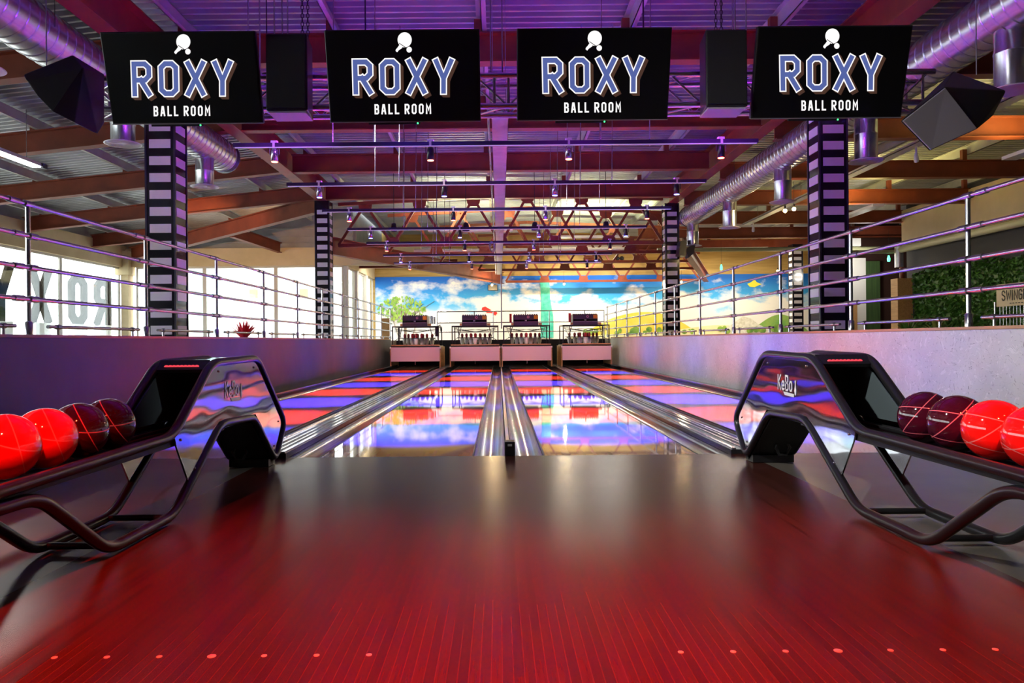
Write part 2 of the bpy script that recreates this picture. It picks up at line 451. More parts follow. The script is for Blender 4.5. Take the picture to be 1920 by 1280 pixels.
# outside
EXTW = mottled('outside white brick', (0.74, 0.74, 0.72), (0.86, 0.86, 0.84), 5, 0.8)
PAVE = mottled('outside paving', (0.55, 0.54, 0.50), (0.66, 0.64, 0.6), 2, 0.85)
o = MB().box(-45, -5.4, -10, 60, MZ-0.5, MZ-0.25).build('floor', PAVE); struct(o)
e = thing('neighbouring_building', 'white brick building seen through the glazing behind the left railing', 'building', (-10, 36, MZ-0.25))
MB().box(-16.0, -6.5, 36, 44, MZ-0.25, 9).build('wall', EXTW, e)
MB().box(-14.6, -13.4, 35.92, 36.0, 1.0, 4.5).box(-14.3, -13.7, 35.88, 35.95, 5, 6).build('window', mat('outside window tint', (0.35, 0.55, 0.55), 0.1), e)
for (x, lab) in ((-11.7, 'small tan wall lamp outside on the white building, left one'), (-9.3, 'small tan wall lamp outside on the white building, right one')):
    tag(MB().box(x-0.17, x+0.17, 35.8, 35.995, 2.95, 3.35).build('wall_lamp', mat('tan lamp', (0.35, 0.25, 0.14), 0.5)), lab, 'lamp')
# reversed roof letters outside the facade
LET = mottled('weathered sign metal', (0.016, 0.014, 0.012), (0.026, 0.023, 0.019), 3, 1.0)
LET.node_tree.nodes['Principled BSDF'].inputs['Specular IOR Level'].default_value = 0.0
for ch, yc, lab in (('Y', 19.55, 'large grey metal letter Y standing outside, cut off by the left edge'),
                    ('X', 21.25, 'large grey metal letter X standing outside the left windows'),
                    ('O', 23.15, 'large grey metal letter O standing outside the left windows'),
                    ('R', 24.6, 'large grey metal letter R outside, nearest the corner column')):
    q = MB(); letter(q, ch, (FX-0.4, yc+0.34, 1.52), (0, -1, 0), (0, 0, 1), 1.3, 0.25, wide=0.95, depth=0.10)
    o = q.build('sign_letter', LET); tag(o, lab, 'sign letter', 'large metal letters outside the windows')
    tag(MB().box(FX-0.55, FX-0.36, yc-0.36, yc+0.36, MZ-0.25, 1.42).build('letter_plinth', WHITE), 'white plinth under the grey metal letter %s outside the left windows' % ch, 'plinth', 'plinths of the metal letters')

# ================================================================== LANES
LANEM = mat('maple lane', (0.6, 0.42, 0.25), 0.035, coat=0.6)
def mk_lane():
    n, l, b = nodes_of(LANEM)
    tc = n.new('ShaderNodeTexCoord'); sx = n.new('ShaderNodeSeparateXYZ'); l.new(tc.outputs['Object'], sx.inputs[0])
    fl = mathn(n, l, 'FLOOR', mathn(n, l, 'DIVIDE', sx.outputs[0], 0.0271))
    cb = n.new('ShaderNodeCombineXYZ'); l.new(fl, cb.inputs[0])
    wnz = n.new('ShaderNodeTexWhiteNoise'); l.new(cb.outputs[0], wnz.inputs[0])
    l.new(ramp(n, l, wnz.outputs[0], [(0, (0.55, 0.42, 0.30)), (1, (0.66, 0.53, 0.40))]), b.inputs['Base Color'])
    g = noise(n, l, coords(n, l, (1.2, 0.25, 1)), 1.2, 2); bump(n, l, b, g, 0.03, 0.02)
mk_lane()
GUT = mottled('gutter steel', (0.20, 0.20, 0.22), (0.28, 0.28, 0.31), 3, 0.16, 0.85)
CAPM = mat('dark division rail', (0.03, 0.03, 0.035), 0.12, 0.3)
LW = 1.067; LC = [CX-2.55, CX-0.79, CX+0.79, CX+2.55]
LLAB = ['polished maple bowling lane along the left wall', 'polished maple bowling lane just left of the centre rail',
        'polished maple bowling lane just right of the centre rail', 'polished maple bowling lane along the right wall']
ARR = mat('dark lane arrow', (0.12, 0.05, 0.03), 0.1)
for c, lab in zip(LC, LLAB):
    t = thing('bowling_lane', lab, 'bowling lane', (c, FOUL, 0), 'bowling lanes')
    MB().box(c-LW/2, c+LW/2, FOUL+0.005, LEND, -0.15, -0.002).build('lane_surface', LANEM, t)
    MB().box(c-LW/2-0.012, c-LW/2, FOUL+0.005, LEND, -0.15, 0.0).box(c+LW/2, c+LW/2+0.012, FOUL+0.005, LEND, -0.15, 0.0).build('edge_strip', BLACK, t)
    for sgn in (-1, 1):
        gx = c + sgn*(LW/2 + 0.012 + 0.112); q = MB(); prof = []
        N = 14
        for k in range(N+1):
            a = PI*k/N; prof.append((gx - 0.111*math.cos(a), -0.012 - 0.085*math.sin(a)))
        poly = prof + [(gx+0.111, -0.13), (gx-0.111, -0.13)]
        vs = [(x, FOUL+0.005, z) for x, z in prof] + [(x, LEND, z) for x, z in prof]
        q.add(vs, [(i, i+1, N+2+i, N+1+i) for i in range(N)], True)
        q.box(gx-0.111, gx+0.111, FOUL+0.005, LEND, -0.14, -0.105)
        q.build('gutter', GUT, t)
# rails between the gutters
def cap(x0, x1, lab, hgt=0.02, ribs=()):
    t = thing('division_rail', lab, 'lane divider', ((x0+x1)/2, FOUL, 0), 'rails between the lanes')
    MB().box(x0, x1, FOUL+0.005, LEND, -0.15, hgt).build('rail_body', CAPM, t)
    for (a, b, h, m) in ribs:
        MB().box(a, b, FOUL+0.006, LEND, hgt, h).build('rail_strip', m, t)
cap(CX-0.015, CX+0.015, 'narrow metal centre rail between the two middle gutters', 0.012, [(CX-0.012, CX+0.012, 0.02, ALU)])
STRIPM = mat('satin metal strip', (0.55, 0.55, 0.6), 0.14, 0.9)
for sgn, side in ((-1, 'left'), (1, 'right')):
    e0 = CX + sgn*(0.79 + LW/2 + 0.237); e1 = CX + sgn*(2.55 - LW/2 - 0.237)
    a, b = sorted((e0, e1))
    w = b - a
    cap(a+0.003, b-0.003, 'wide dark division rail with bright strips running to the %s ball return' % side, 0.03,
        [(a+0.012, a+0.04, 0.042, STRIPM), (a+w*0.38, a+w*0.46, 0.045, STRIPM), (a+w*0.62, a+w*0.70, 0.045, STRIPM), (b-0.04, b-0.012, 0.042, STRIPM)])
    e0 = CX + sgn*(2.55 + LW/2 + 0.24); e1 = CX + sgn*3.597
    a, b = sorted((e0, e1))
    cap(a, b, 'dark ledge between the outer gutter and the %s low wall' % side, 0.03, [((a if sgn > 0 else b-0.035), (a+0.035 if sgn > 0 else b), 0.06, STRIPM)])
t = thing('foul_sensor', 'small black sensor post on the centre rail at the foul line', 'sensor', (CX+0.01, FOUL+0.06, 0.0))
MB().box(CX-0.027, CX+0.047, FOUL-0.02, FOUL+0.10, 0.0, 0.10).build('housing', BLACK, t, bevel=0.006)
MB().box(CX-0.005, CX+0.025, FOUL-0.024, FOUL-0.019, 0.07, 0.085).build('lens', mat('grey lens', (0.4, 0.4, 0.42), 0.3), t)

# ================================================================== PINSETTERS
PURB = mat('dark violet machine hood', (0.055, 0.035, 0.06), 0.4)
PINW = mat('pin white', (0.82, 0.82, 0.80), 0.25)
PINR = mat('pin red', (0.5, 0.02, 0.02), 0.3)
ORG = mat('orange tag', (0.8, 0.32, 0.02), 0.5)
MY = 22.9
def pinsetter(c, lab, red, extras):
    t = thing('pinsetter', lab, 'pinsetter', (c, MY, 0), 'pinsetting machines at the lane ends')
    q = MB(); q.box(c-0.745, c+0.745, MY, MY+0.03, 0.19, 0.62); q.build('masking_panel', PANEL, t, bevel=0.01)
    for s in (-1, 1): MB().cyl((c+s*0.775, MY+0.015, 0.60), (c+s*0.745, MY+0.015, 0.60), 0.03, 12).build('panel_bracket', WHITE, t)
    MB().box(c-0.74, c+0.74, MY+0.02, MY+0.06, 0.635, 0.665).build('front_bar', BLACK, t)
    MB().box(c-0.74, c+0.74, MY+0.07, MY+0.10, 0.66, 0.70).build('table_ledge', WOOD, t)
    MB().box(c-0.74, c+0.74, MY+0.08, MY+1.6, 0.62, 0.66).build('pin_table', mottled('beige machine deck', (0.45, 0.36, 0.22), (0.6, 0.5, 0.33), 3, 0.5), t)
    for s in (-1, 1):
        MB().box(*sorted((c+s*0.775, c+s*0.735)), MY+0.05, MY+1.75, 0.004, 0.63).build('kickback', WOOD, t)
    MB().box(c-0.73, c+0.73, MY+1.7, MY+1.75, 0.004, 0.62).build('pit_curtain', BLACKM, t)
    MB().tube([(c, MY-0.01, 0.19), (c, MY-0.01, 0.10)], 0.012, 8).build('panel_latch', CHROME, t)
    fr = MB()
    for x in (-0.70, 0.70):
        for y in (MY+0.12, MY+1.5): fr.box(c+x-0.016, c+x+0.016, y, y+0.03, 0.66, 1.27)
    for y in (MY+0.12, MY+1.5): fr.box(c-0.716, c+0.716, y, y+0.03, 1.24, 1.27)
    for x in (-0.70, 0.70): fr.box(c+x-0.016, c+x+0.016, MY+0.12, MY+1.5, 1.24, 1.27)
    fr.box(c-0.51, c-0.485, MY+0.12, MY+0.15, 0.66, 1.26); fr.build('frame', BLACK, t)
    cb = MB()
    for s in (-1, 1):
        cb.tube([(c+s*0.42, MY+0.25, 1.27), (c+s*0.50, MY+0.3, 0.95)], 0.012, 6)
        cb.tube([(c+s*0.66, MY+0.3, 1.2), (c, MY+0.5, 1.08), (c-s*0.66, MY+0.3, 1.16)], 0.009, 6)
        cb.tube([(c+s*0.66, MY+0.3, 1.10), (c+s*0.2, MY+0.5, 1.16), (c-s*0.4, MY+0.3, 1.12)], 0.007, 6)
        cb.tube([(c+s*0.60, MY+0.9, 1.22), (c+s*0.5, MY+0.5, 0.93)], 0.008, 6)
        cb.tube([(c+s*0.70, MY+0.2, 0.80), (c+s*0.5, MY+0.35, 0.92)], 0.008, 6)
    cb.build('pin_cords', BLACK, t)
    tb = MB(); tb.box(c-0.55, c+0.55, MY+0.25, MY+1.2, 0.895, 0.915); tb.build('centering_table', BLACKM, t)
    hy = MY+0.15
    q = MB(); q.box(c-0.40, c+0.36, hy, hy+0.75, 1.27, 1.56)
    prof = []
    q.box(c-0.40, c+0.36, hy+0.02, hy+0.75, 1.56, 1.585)
    for k in range(11):
        x = c-0.385 + k*0.068; q.prism([(x, 1.585), (x+0.042, 1.585), (x+0.034, 1.612), (x+0.008, 1.612)], 'y', hy+0.03, hy+0.7)
    hd = q.build('gear_hood', PURB, t)
    MB().box(c-0.385, c+0.345, hy-0.008, hy, 1.375, 1.44).build('slot', GLOSSB, hd)
    MB().box(c-0.385, c+0.345, hy-0.014, hy-0.006, 1.365, 1.375).build('slot_lip', mat('lilac lip', (0.4, 0.3, 0.45), 0.3), hd)
    MB().box(c+0.225, c+0.345, hy-0.012, hy, 1.46, 1.57).build('tag', ORG, hd)
    rg = MB(); rg.tube([(c+0.05+0.03*math.cos(2*PI*k/16), hy-0.008, 1.52+0.03*math.sin(2*PI*k/16)) for k in range(16)], 0.009, 6, closed=True)
    rg.build('ring_badge', mat('pink ring', (0.8, 0.35, 0.45), 0.4), hd)
    MB().box(c-0.045, c+0.005, hy-0.012, hy, 1.40, 1.43).build('label_plate', WHITE, hd)
    MB().box(c-0.035, c-0.012, hy+0.1, hy+0.13, 1.60, 1.72).box(c-0.029, c-0.018, hy-0.02, hy, 1.28, 1.62).build('mast', BLACK, t)
    for s in (-1, 1): MB().box(c+s*0.42-0.05, c+s*0.42+0.05, hy+0.02, hy+0.12, 1.275, 1.34).build('corner_block', mat('brown block', (0.42, 0.2, 0.06), 0.5), t)
    if red: MB().box(c-0.52, c-0.45, hy+0.1, hy+0.2, 1.35, 1.63).build('red_side_box', mat('signal red', (0.45, 0.01, 0.015), 0.4), t)
    if extras:
        q = MB(); q.cyl((c+0.47, hy+0.2, 1.34), (c+0.47, hy+0.2, 1.58), 0.05, 14); q.cyl((c+0.56, hy+0.2, 1.34), (c+0.56, hy+0.2, 1.55), 0.035, 14); q.build('motor', CHROME, t)
        q = MB(); q.box(c+0.60, c+0.70, hy, hy+0.3, 0.95, 1.22); q.tube([(c+0.62, hy, 1.2), (c+0.75, hy, 1.3), (c+0.78, hy, 1.1)], 0.02, 8); q.build('drive_unit', BLACK, t)
    return t
PL = ['pinsetting machine at the end of the left wall lane, with silver motor beside its hood',
      'pinsetting machine left of the centre rail under the red painted shape', 'pinsetting machine right of the centre rail with a red side box',
      'pinsetting machine at the end of the right wall lane with a red side box']
pin0 = None; PH = 0.30
def make_pin():
    t = thing('bowling_pin', '', 'bowling pin', (0, 0, 0))
    q = MB(); s = 1.0
    q.lathe([(0.0001, 0), (0.036, 0), (0.045, 0.03), (0.066, 0.115), (0.062, 0.16), (0.04, 0.215), (0.032, 0.235)], (0, 0, 0), 'z', 14)
    q.build('body', PINW, t, world=False)
    q = MB(); q.lathe([(0.0325, 0.228), (0.030, 0.245), (0.034, 0.262)], (0, 0, 0), 'z', 14); q.build('neck_band', PINR, t, world=False)
    q = MB(); q.lathe([(0.033, 0.262), (0.043, 0.30), (0.041, 0.34), (0.025, 0.37), (0.0001, 0.38)], (0, 0, 0), 'z', 14); q.build('head', mat('pin head red', (0.35, 0.02, 0.03), 0.3), t, world=False)
    return t
CUP = mat('white funnel', (0.72, 0.74, 0.73), 0.3)
for i, (c, lab) in enumerate(zip(LC, PL)):
    c = CX + (c-CX)*(1.0 if abs(c-CX) < 1 else 1.025)
    mach = pinsetter(c, lab, i >= 2, i == 0)
    who = ['left wall', 'left of the centre rail', 'right of the centre rail', 'right wall'][i]
    k = 0
    for r_ in range(4):
        for j in range(r_+1):
            x = c + (j - r_/2)*0.29; y = MY + 0.32 + r_*0.22
            MB().lathe([(0.046, 0.795), (0.078, 0.885), (0.074, 0.885), (0.042, 0.795)], (x, y, 0), 'z', 14).build('pin_funnel', CUP, mach)
            L = 'red headed white bowling pin in the machine ' + ('of the %s lane' % who if 'wall' in who else 'just ' + who)
            if pin0 is None: p = make_pin(); p.location = (x, y, 0.665); p['label'] = L; pin0 = p
            else: p = copy_tree(pin0, (x, y, 0.665), L)
            p['group'] = 'pins in the %s machine' % who

# ================================================================== COLUMNS
def column(x, y, w, ztop, lab, sidew=None):
    t = thing('striped_column', lab, 'column', (x, y, MZ-0.02), 'black and white striped columns')
    MB().box(x-w/2, x+w/2, y-w/2, y+w/2, MZ-0.02, ztop).build('casing', STRIPEB, t)
    q = MB(); e = 0.05; p = 0.231; k = 0
    z = MZ+0.07
    while z + 0.12 < ztop - 0.03:
        for s in (-1, 1):
            q.box(x-w/2+e, x+w/2-e, *sorted((y+s*w/2, y+s*(w/2+0.008))), z, z+0.12)
            q.box(*sorted((x+s*w/2, x+s*(w/2+0.008))), y-w/2+e, y+w/2-e, z, z+0.12)
        z += p
    q.build('stripe_panels', STRIPEW, t)
    q = MB()
    for sx in (-1, 1):
        for sy in (-1, 1): q.box(x+sx*w/2-0.012, x+sx*w/2+0.012, y+sy*w/2-0.012, y+sy*w/2+0.012, MZ-0.02, ztop)
    q.build('corner_trim', mat('dark corner trim', (0.03, 0.03, 0.05), 0.2), t)
    return t
column(-4.60, 10.45, 0.39, 4.52, 'tall black column with white stripes behind the left railing, under the leftmost screen')
column(-4.62, 19.95, 0.37, 4.52, 'slim striped black and white column farther back on the left side')
column(4.76, 10.85, 0.39, 4.52, 'tall black column with white stripes behind the right railing, under the rightmost screen')
column(4.76, 20.75, 0.37, 4.52, 'slim striped column farther back on the right, with a black loudspeaker on it')
column(11.15, 28.2, 0.38, 4.3, 'small striped column in front of the mural, far right')

# ================================================================== RAILINGS
def railing(xr, ys, lab, name='railing', sgn=1):
    t = thing(name, lab, 'railing', (xr, ys[0], 0.885))
    top = 1.93
    zs = [top, 1.67, 1.42, 1.17]
    for y in ys:
        q = MB().cyl((xr, y, 0.885), (xr, y, top), 0.019, 12); q.lathe([(0.030, 0.885), (0.030, 0.985), (0.019, 0.995)], (xr, y, 0), 'z', 12)
        q.build('post', RAIL, t)
    for k, z in enumerate(zs):
        q = MB(); o_ = 0.0 if k == 0 else sgn*-0.036
        q.cyl((xr+o_, ys[0]-1.0, z), (xr+o_, ys[-1]+0.2, z), 0.018, 12)
        for y in ys:
            q.cyl((xr+o_, y-0.24, z), (xr+o_, y-0.12, z), 0.025, 12)
            q.cyl((xr+o_, y-0.05, z), (xr+o_, y+0.05, z), 0.027, 12)
        q.build('rail', RAIL, t)
    for y in ys[:-1]:
        q = MB().cyl((xr-sgn*0.02, y+0.22, 0.955), (xr-sgn*0.02, y+1.80, 0.955), 0.015, 10)
        for yy in (y+0.36, y+1.66):
            q.cyl((xr-sgn*0.02, yy, 0.885), (xr-sgn*0.02, yy, 0.955), 0.012, 10); q.cyl((xr-sgn*0.02, yy-0.02, 0.955), (xr-sgn*0.02, yy+0.02, 0.955), 0.023, 10)
        q.build('kick_rail', RAIL, t)
    return t
railing(-3.75, [4+2*k for k in range(12)], 'tubular steel railing on top of the left low wall', sgn=-1)
railing(3.75, [4+2*k for k in range(12)], 'tubular steel railing on top of the right low wall')
t = thing('railing', 'thin steel railing crossing behind the pinsetting machines', 'railing', (-2.2, 26.8, MZ-0.02))
for z in (1.85, 1.45, 1.12): MB().cyl((-2.2, 26.8, z), (3.75, 26.8, z), 0.018, 8).build('rail', RAIL, t)
for x in (-2.2, -0.2, 1.8, 3.75): MB().cyl((x, 26.8, MZ-0.02), (x, 26.8, 1.85), 0.018, 8).build('post', RAIL, t)

# ================================================================== STEELWORK
def beam(name, p0, p1, h, w, lab, group=None, m=RUST, cleats=()):
    t = thing(name, lab, 'roof beam', p0, group)
    MB().ibeam(p0, p1, h, w).build('girder', m, t)
    for c in cleats:
        MB().box(*c).build('purlin_cleat', m, t)
    return t
YS = [6.9, 10.2, 13.4, 16.7, 19.9]
for k, y in enumerate(YS):
    cl = [(x-0.10, x-0.0, y-0.05, y+0.05, 4.95, 5.15) for x in (-4.2, -2.2, -0.2, 1.8, 3.8)]
    beam('cross_beam', (-4.55, y, 4.56), (4.7, y, 4.56), 0.40, 0.20, 'dark red steel roof beam crossing above the lanes between the two long side beams, %s' % ORD[k], 'cross beams above the lanes', cleats=cl)
for x, lab in ((-4.64, 'long rust red steel beam running above the left striped columns'), (4.8, 'long rust red steel beam running above the right striped columns')):
    y = -5.9; beam('long_beam', (x, y, 4.53), (x, 20.3 if x < 0 else 21.0, 4.53), 0.52, 0.26, lab)
for k, y in enumerate([6.9, 10.2, 13.4, 16.7, 19.9, 23.2]):
    cl = []
    for x in (-6.2, -8.2, -10.2, -12.0):
        z = 4.96 - 0.1*(abs(x)-4.6); cl.append((x-0.1, x, y-0.05, y+0.05, z, z+0.2))
    x0 = -4.78 if y < 20 else -9.8
    beam('side_beam', (x0, y, 4.58-0.1*(abs(x0)-4.6)), (-12.5, y, 4.58-0.79), 0.38, 0.2, 'rust brown steel roof beam sloping down to the left windows, %s' % (ORD[k] if k < 5 else 'farthest'), 'side beams over the left gallery', cleats=cl)
for k, y in enumerate([6.9, 10.2, 13.4, 16.7, 19.9, 23.2, 26.5, 29.8]):
    cl = [(x-0.1, x, y-0.05, y+0.05, 4.71, 4.95) for x in (6.4, 8.4, 10.4, 12.4)]
    beam('side_beam', (4.94, y, 4.33), (16.1, y, 4.33), 0.38, 0.2, 'dark brown steel roof beam over the right gallery, %s' % (NTH[k] + ' from the front'), 'side beams over the right gallery', cleats=cl)
# purlins
def purlin(x, z, y0, y1, lab, grp, h=0.2):
    q = MB().box(x, x+0.012, y0, y1, z, z+h).box(x, x+0.07, y0, y1, z, z+0.008).box(x-0.07, x+0.012, y0, y1, z+h-0.008, z+h)
    return tag(q.build('roof_purlin', PURL), lab, 'purlin', grp)
for k, x in enumerate((-4.2, -2.2, -0.2, 1.8, 3.8)):
    purlin(x, 4.985, 2.0, 30.9, 'pale galvanised purlin under the roof deck above the lanes, %s from the left' % NTH[k], 'purlins above the lanes')
for k, x in enumerate((-6.2, -8.2, -10.2, -12.0)):
    purlin(x, 5.2-0.104*(abs(x)-4.7)-0.215, 2.0, 25.0, 'pale purlin under the sloping left gallery roof, %s from the lanes' % NTH[k], 'purlins over the left gallery')
for k, x in enumerate((6.4, 8.4, 10.4, 12.4, 14.4)):
    purlin(x, 4.83, 2.0, 30.9, 'pale purlin under the right gallery roof, %s from the lanes' % NTH[k], 'purlins over the right gallery')
# hip rafter, braces, diagonal girder
beam('hip_rafter', (-4.9, 20.2, 4.26), (-12.15, 24.95, 3.57), 0.42, 0.22, 'bright orange steel rafter slanting from the left rear column down to the window corner')
beam('brace_beam', (-7.95, 22.45, 3.96), (-7.3, 25.15, 3.80), 0.34, 0.16, 'short orange steel brace between the slanting rafter and the cream lintel')
beam('diagonal_girder', (-4.75, 20.2, 3.20), (0.15, 30.8, 3.12), 0.48, 0.2, 'orange brown girder running diagonally in plan from the left rear column to the mural')
beam('soffit_beam', (-5.1, 27.6, 3.5), (-1.5, 27.6, 3.5), 0.3, 0.18, 'orange steel beam under the low soffit left of the diagonal girder')
beam('diagonal_strut', (5.35, 21.8, 3.42), (8.45, 30.6, 3.12), 0.34, 0.2, 'orange steel strut slanting down behind the right rear column toward the mural')
def lattice(y, x0, x1, lab, zb=3.42, h=1.25, bay=1.55):
    t = thing('lattice_truss', lab, 'roof truss', ((x0+x1)/2, y, zb), 'lattice trusses behind the last cross beam')
    MB().bar((x0, y, zb), (x1, y, zb), -0.06, 0.06, 0, 0.09).build('bottom_chord', RUST, t)
    xm = 1.0
    def zt(x): return zb + h + 0.12 - 0.045*abs(x-xm)
    if x0 < xm - 0.3: MB().bar((x0, y, zt(x0)), (xm, y, zt(xm)), -0.05, 0.05, 0, 0.09).bar((xm, y, zt(xm)), (x1, y, zt(x1)), -0.05, 0.05, 0, 0.09).build('top_chord', RUST, t)
    else: MB().bar((x0, y, zt(x0)), (x1, y, zt(x1)), -0.05, 0.05, 0, 0.09).build('top_chord', RUST, t)
    n = max(2, round((x1-x0)/bay)); d = (x1-x0)/n
    for k in range(n):
        a = x0 + k*d; m = a + d/2
        MB().bar((a, y, zb+0.05), (m, y, zt(m)+0.02), -0.03, 0.03, -0.035, 0.035).build('diagonal', RUST, t)
        MB().bar((m, y, zt(m)+0.02), (a+d, y, zb+0.05), -0.03, 0.03, -0.035, 0.035).build('diagonal', RUST, t)
        q = MB().prism([(m-0.2, zt(m)+0.05), (m+0.2, zt(m)+0.05), (m+0.17, zt(m)-0.12), (m+0.08, zt(m)-0.2), (m-0.08, zt(m)-0.2), (m-0.17, zt(m)-0.12)], 'y', y-0.02, y+0.02); q.build('gusset', RUST, t)
        if k:
            q = MB().prism([(a-0.2, zb+0.06), (a+0.2, zb+0.06), (a+0.17, zb+0.2), (a+0.08, zb+0.26), (a-0.08, zb+0.26), (a-0.17, zb+0.2)], 'y', y-0.02, y+0.02); q.build('gusset', RUST, t)
lattice(20.75, -4.4, 4.55, 'rust red zigzag lattice truss nearest, between the rear striped columns')
lattice(22.9, -3.35, 5.5, 'rust red zigzag lattice truss second behind the rear columns')
lattice(25.7, -2.0, 6.5, 'orange brown lattice truss third behind the rear columns')
lattice(28.4, -0.75, 7.4, 'orange brown lattice truss fourth behind the rear columns')
lattice(30.6, 0.3, 8.2, 'orange lattice truss closest to the mural', zb=3.15, h=1.3)

# ================================================================== LIGHTING TRUSS
TY = 6.52
t = thing('lighting_truss', 'aluminium box truss spanning the hall behind the four screens', 'truss', (0.1, TY, 2.8))
x0, x1 = -3.53, 3.72
for (y, z) in ((TY-0.13, 2.80), (TY-0.13, 3.06), (TY+0.13, 2.80), (TY+0.13, 3.06)):
    MB().cyl((x0, y, z), (x1, y, z), 0.026, 14).build('chord', ALU, t)
q = MB(); n = 26; d = (x1-x0-0.1)/n
for k in range(n):
    a = x0+0.05+k*d
    for y in (TY-0.13, TY+0.13):
        za, zb = (2.80, 3.06) if k % 2 else (3.06, 2.80)
        q.cyl((a, y, za), (a+d, y, zb), 0.010, 6)
    for z in (2.80, 3.06):
        ya, yb = (TY-0.13, TY+0.13) if k % 2 else (TY+0.13, TY-0.13)
        q.cyl((a, ya, z), (a+d, yb, z), 0.010, 6)
for a in (x0+0.1, x1-0.1, -0.02, 0.10): 
    for y in (TY-0.13, TY+0.13): q.cyl((a, y, 2.8), (a, y, 3.06), 0.012, 8)
q.build('lacing', ALU, t)
for x in (-2.1, 0.0, 2.0):
    for dx in (-0.05, 0.05): MB().cyl((x+dx, TY, 3.08), (x+dx, TY, 5.1), 0.007, 6).build('hanger_rod', RAIL, t)

for x, c in ((-2.6, (0.35, 0.03, 1.0)), (-0.9, (0.16, 0.05, 1.0)), (0.9, (0.42, 0.02, 0.9)), (2.6, (0.38, 0.03, 1.0))):
    light('AREA', 'truss_uplight', (x, TY, 3.12), 19, c, None, (x*0.9, TY+0.6, 5), size=0.9, size_y=0.08)
# ================================================================== SCREENS
SCR = mat('black display glass', (0.002, 0.002, 0.002), 0.55, spec=0.2)
EMW = mat('screen white', (0, 0, 0), 0.5, 0, (0.93, 0.90, 0.90), 1.0)
EMB = mat('screen blue', (0, 0, 0), 0.5, 0, (0.078, 0.11, 0.32), 1.0)
EMN = mat('screen brown', (0, 0, 0), 0.5, 0, (0.060, 0.028, 0.018), 1.0)
LEDG = mat('green standby light', (0, 0, 0), 0.5, 0, (0.05, 0.9, 0.2), 3.0)
def screen(xc, yaw, roll, lab, first=[None]):
    TW, TH = 1.225, 0.70; tilt = math.radians(16)
    z = 2.93; y = 6.02
    L = 'wall mounted' 
    t = thing('hanging_screen', lab, 'screen', (0, 0, 0), 'black screens with lettering hung from the truss')
    # local frame: x right, y up the screen, z toward the viewer
    MB().box(-TW/2, TW/2, -TH/2, TH/2, -0.05, -0.004).build('casing', BLACK, t, world=False, bevel=0.006)
    MB().box(-TW/2+0.012, TW/2-0.012, -TH/2+0.012, TH/2-0.012, -0.004, 0.0).build('display', SCR, t, world=False)
    MB().box(-TW/2, TW/2, -TH/2-0.004, -TH/2+0.004, -0.006, 0.003).build('bottom_trim', mat('silver trim', (0.5, 0.48, 0.52), 0.3, 0.8), t, world=False)
    h = 0.226; sw = 0.037; g = 0.0095
    U = (1, 0, 0); V = (0, 1, 0)
    def word(mb, **k):
        x = -0.385
        for ch in 'ROXY':
            letter(mb, ch, (x, -h/2 - 0.003, 0), U, V, h, sw, wide=0.945, **k); x += 0.2155
    kx = -xc*0.042
    b = MB()
    for s in range(1, 5): word(b, grow=g, shift=(0.006*s, -0.005*s), lift=0.0004+0.00005*s)
    b.shear(kx).build('letter_shadow', EMN, t, world=False)
    b = MB(); word(b, grow=g, lift=0.001); b.shear(kx).build('letter_outline', EMW, t, world=False)
    b = MB(); word(b, lift=0.0016); b.shear(kx).build('letter_fill', EMB, t, world=False)
    for wd, xx in (('BALL', -0.232), ('ROOM', 0.012)):
        b = MB(); text(b, wd, (xx, -0.284, 0), U, V, 0.067, 0.0125, 0.030, wide=0.74, lift=0.001); b.shear(kx).build('small_word', EMW, t, world=False)
    b = MB(); disc(b, (0.012, 0.272, 0), U, V, 0.056, 32, 0.001)
    b.add([(-0.005, 0.225, 0.0011), (-0.022, 0.245, 0.0011), (-0.047, 0.213, 0.0011), (-0.060, 0.200, 0.0011), (-0.046, 0.185, 0.0011), (-0.033, 0.197, 0.0011), (-0.008, 0.212, 0.0011)], [(0, 1, 2, 3, 4, 5, 6)])
    b.add([(-0.062, 0.192, 0.001), (-0.054, 0.204, 0.001), (-0.040, 0.190, 0.001), (-0.048, 0.180, 0.001)], [(0, 1, 2, 3)])
    disc(b, (0.047, 0.199, 0), U, V, 0.0215, 24, 0.0014); b.shear(kx).build('paddle_logo', EMW, t, world=False)
    b = MB(); b.add([(-0.033, 0.246, 0.0018), (-0.030, 0.250, 0.0018), (0.022, 0.216, 0.0018), (0.019, 0.212, 0.0018)], [(0, 1, 2, 3)]); b.shear(kx).build('paddle_line', SCR, t, world=False)
    b = MB(); b.box(-0.30, 0.12, -TH/2-0.02, -TH/2-0.004, -0.03, -0.006); b.build('sensor_bar', BLACK, t, world=False)
    b = MB(); disc(b, (0.10, -TH/2-0.012, 0), U, V, 0.007, 12, -0.004); b.build('standby_light', LEDG, t, world=False)
    b = MB(); b.box(-0.22, 0.22, -0.1, 0.2, -0.12, -0.05); b.box(-0.03, 0.03, -0.1, 0.1, -0.32, -0.12); b.build('mount', BLACK, t, world=False)
    ax = Vector((1, 0, 0)); 
    R = Matrix.Rotation(yaw, 3, 'Z') @ Matrix.Rotation(roll, 3, 'Y') @ Matrix.Rotation(math.radians(90)+tilt, 3, 'X')
    t.rotation_euler = R.to_euler(); t.location = (xc, y, z)
    return t
screen(-2.515, 0, 0, 'leftmost of the four hanging screens, in front of the left striped column')
screen(-0.745, 0, 0, 'hanging screen second from the left, just left of the centre tray')
screen(0.775, 0, 0, 'hanging screen third from the left, just right of the centre tray')
screen(2.675, 0, 0, 'rightmost of the four hanging screens, in front of the right striped column')

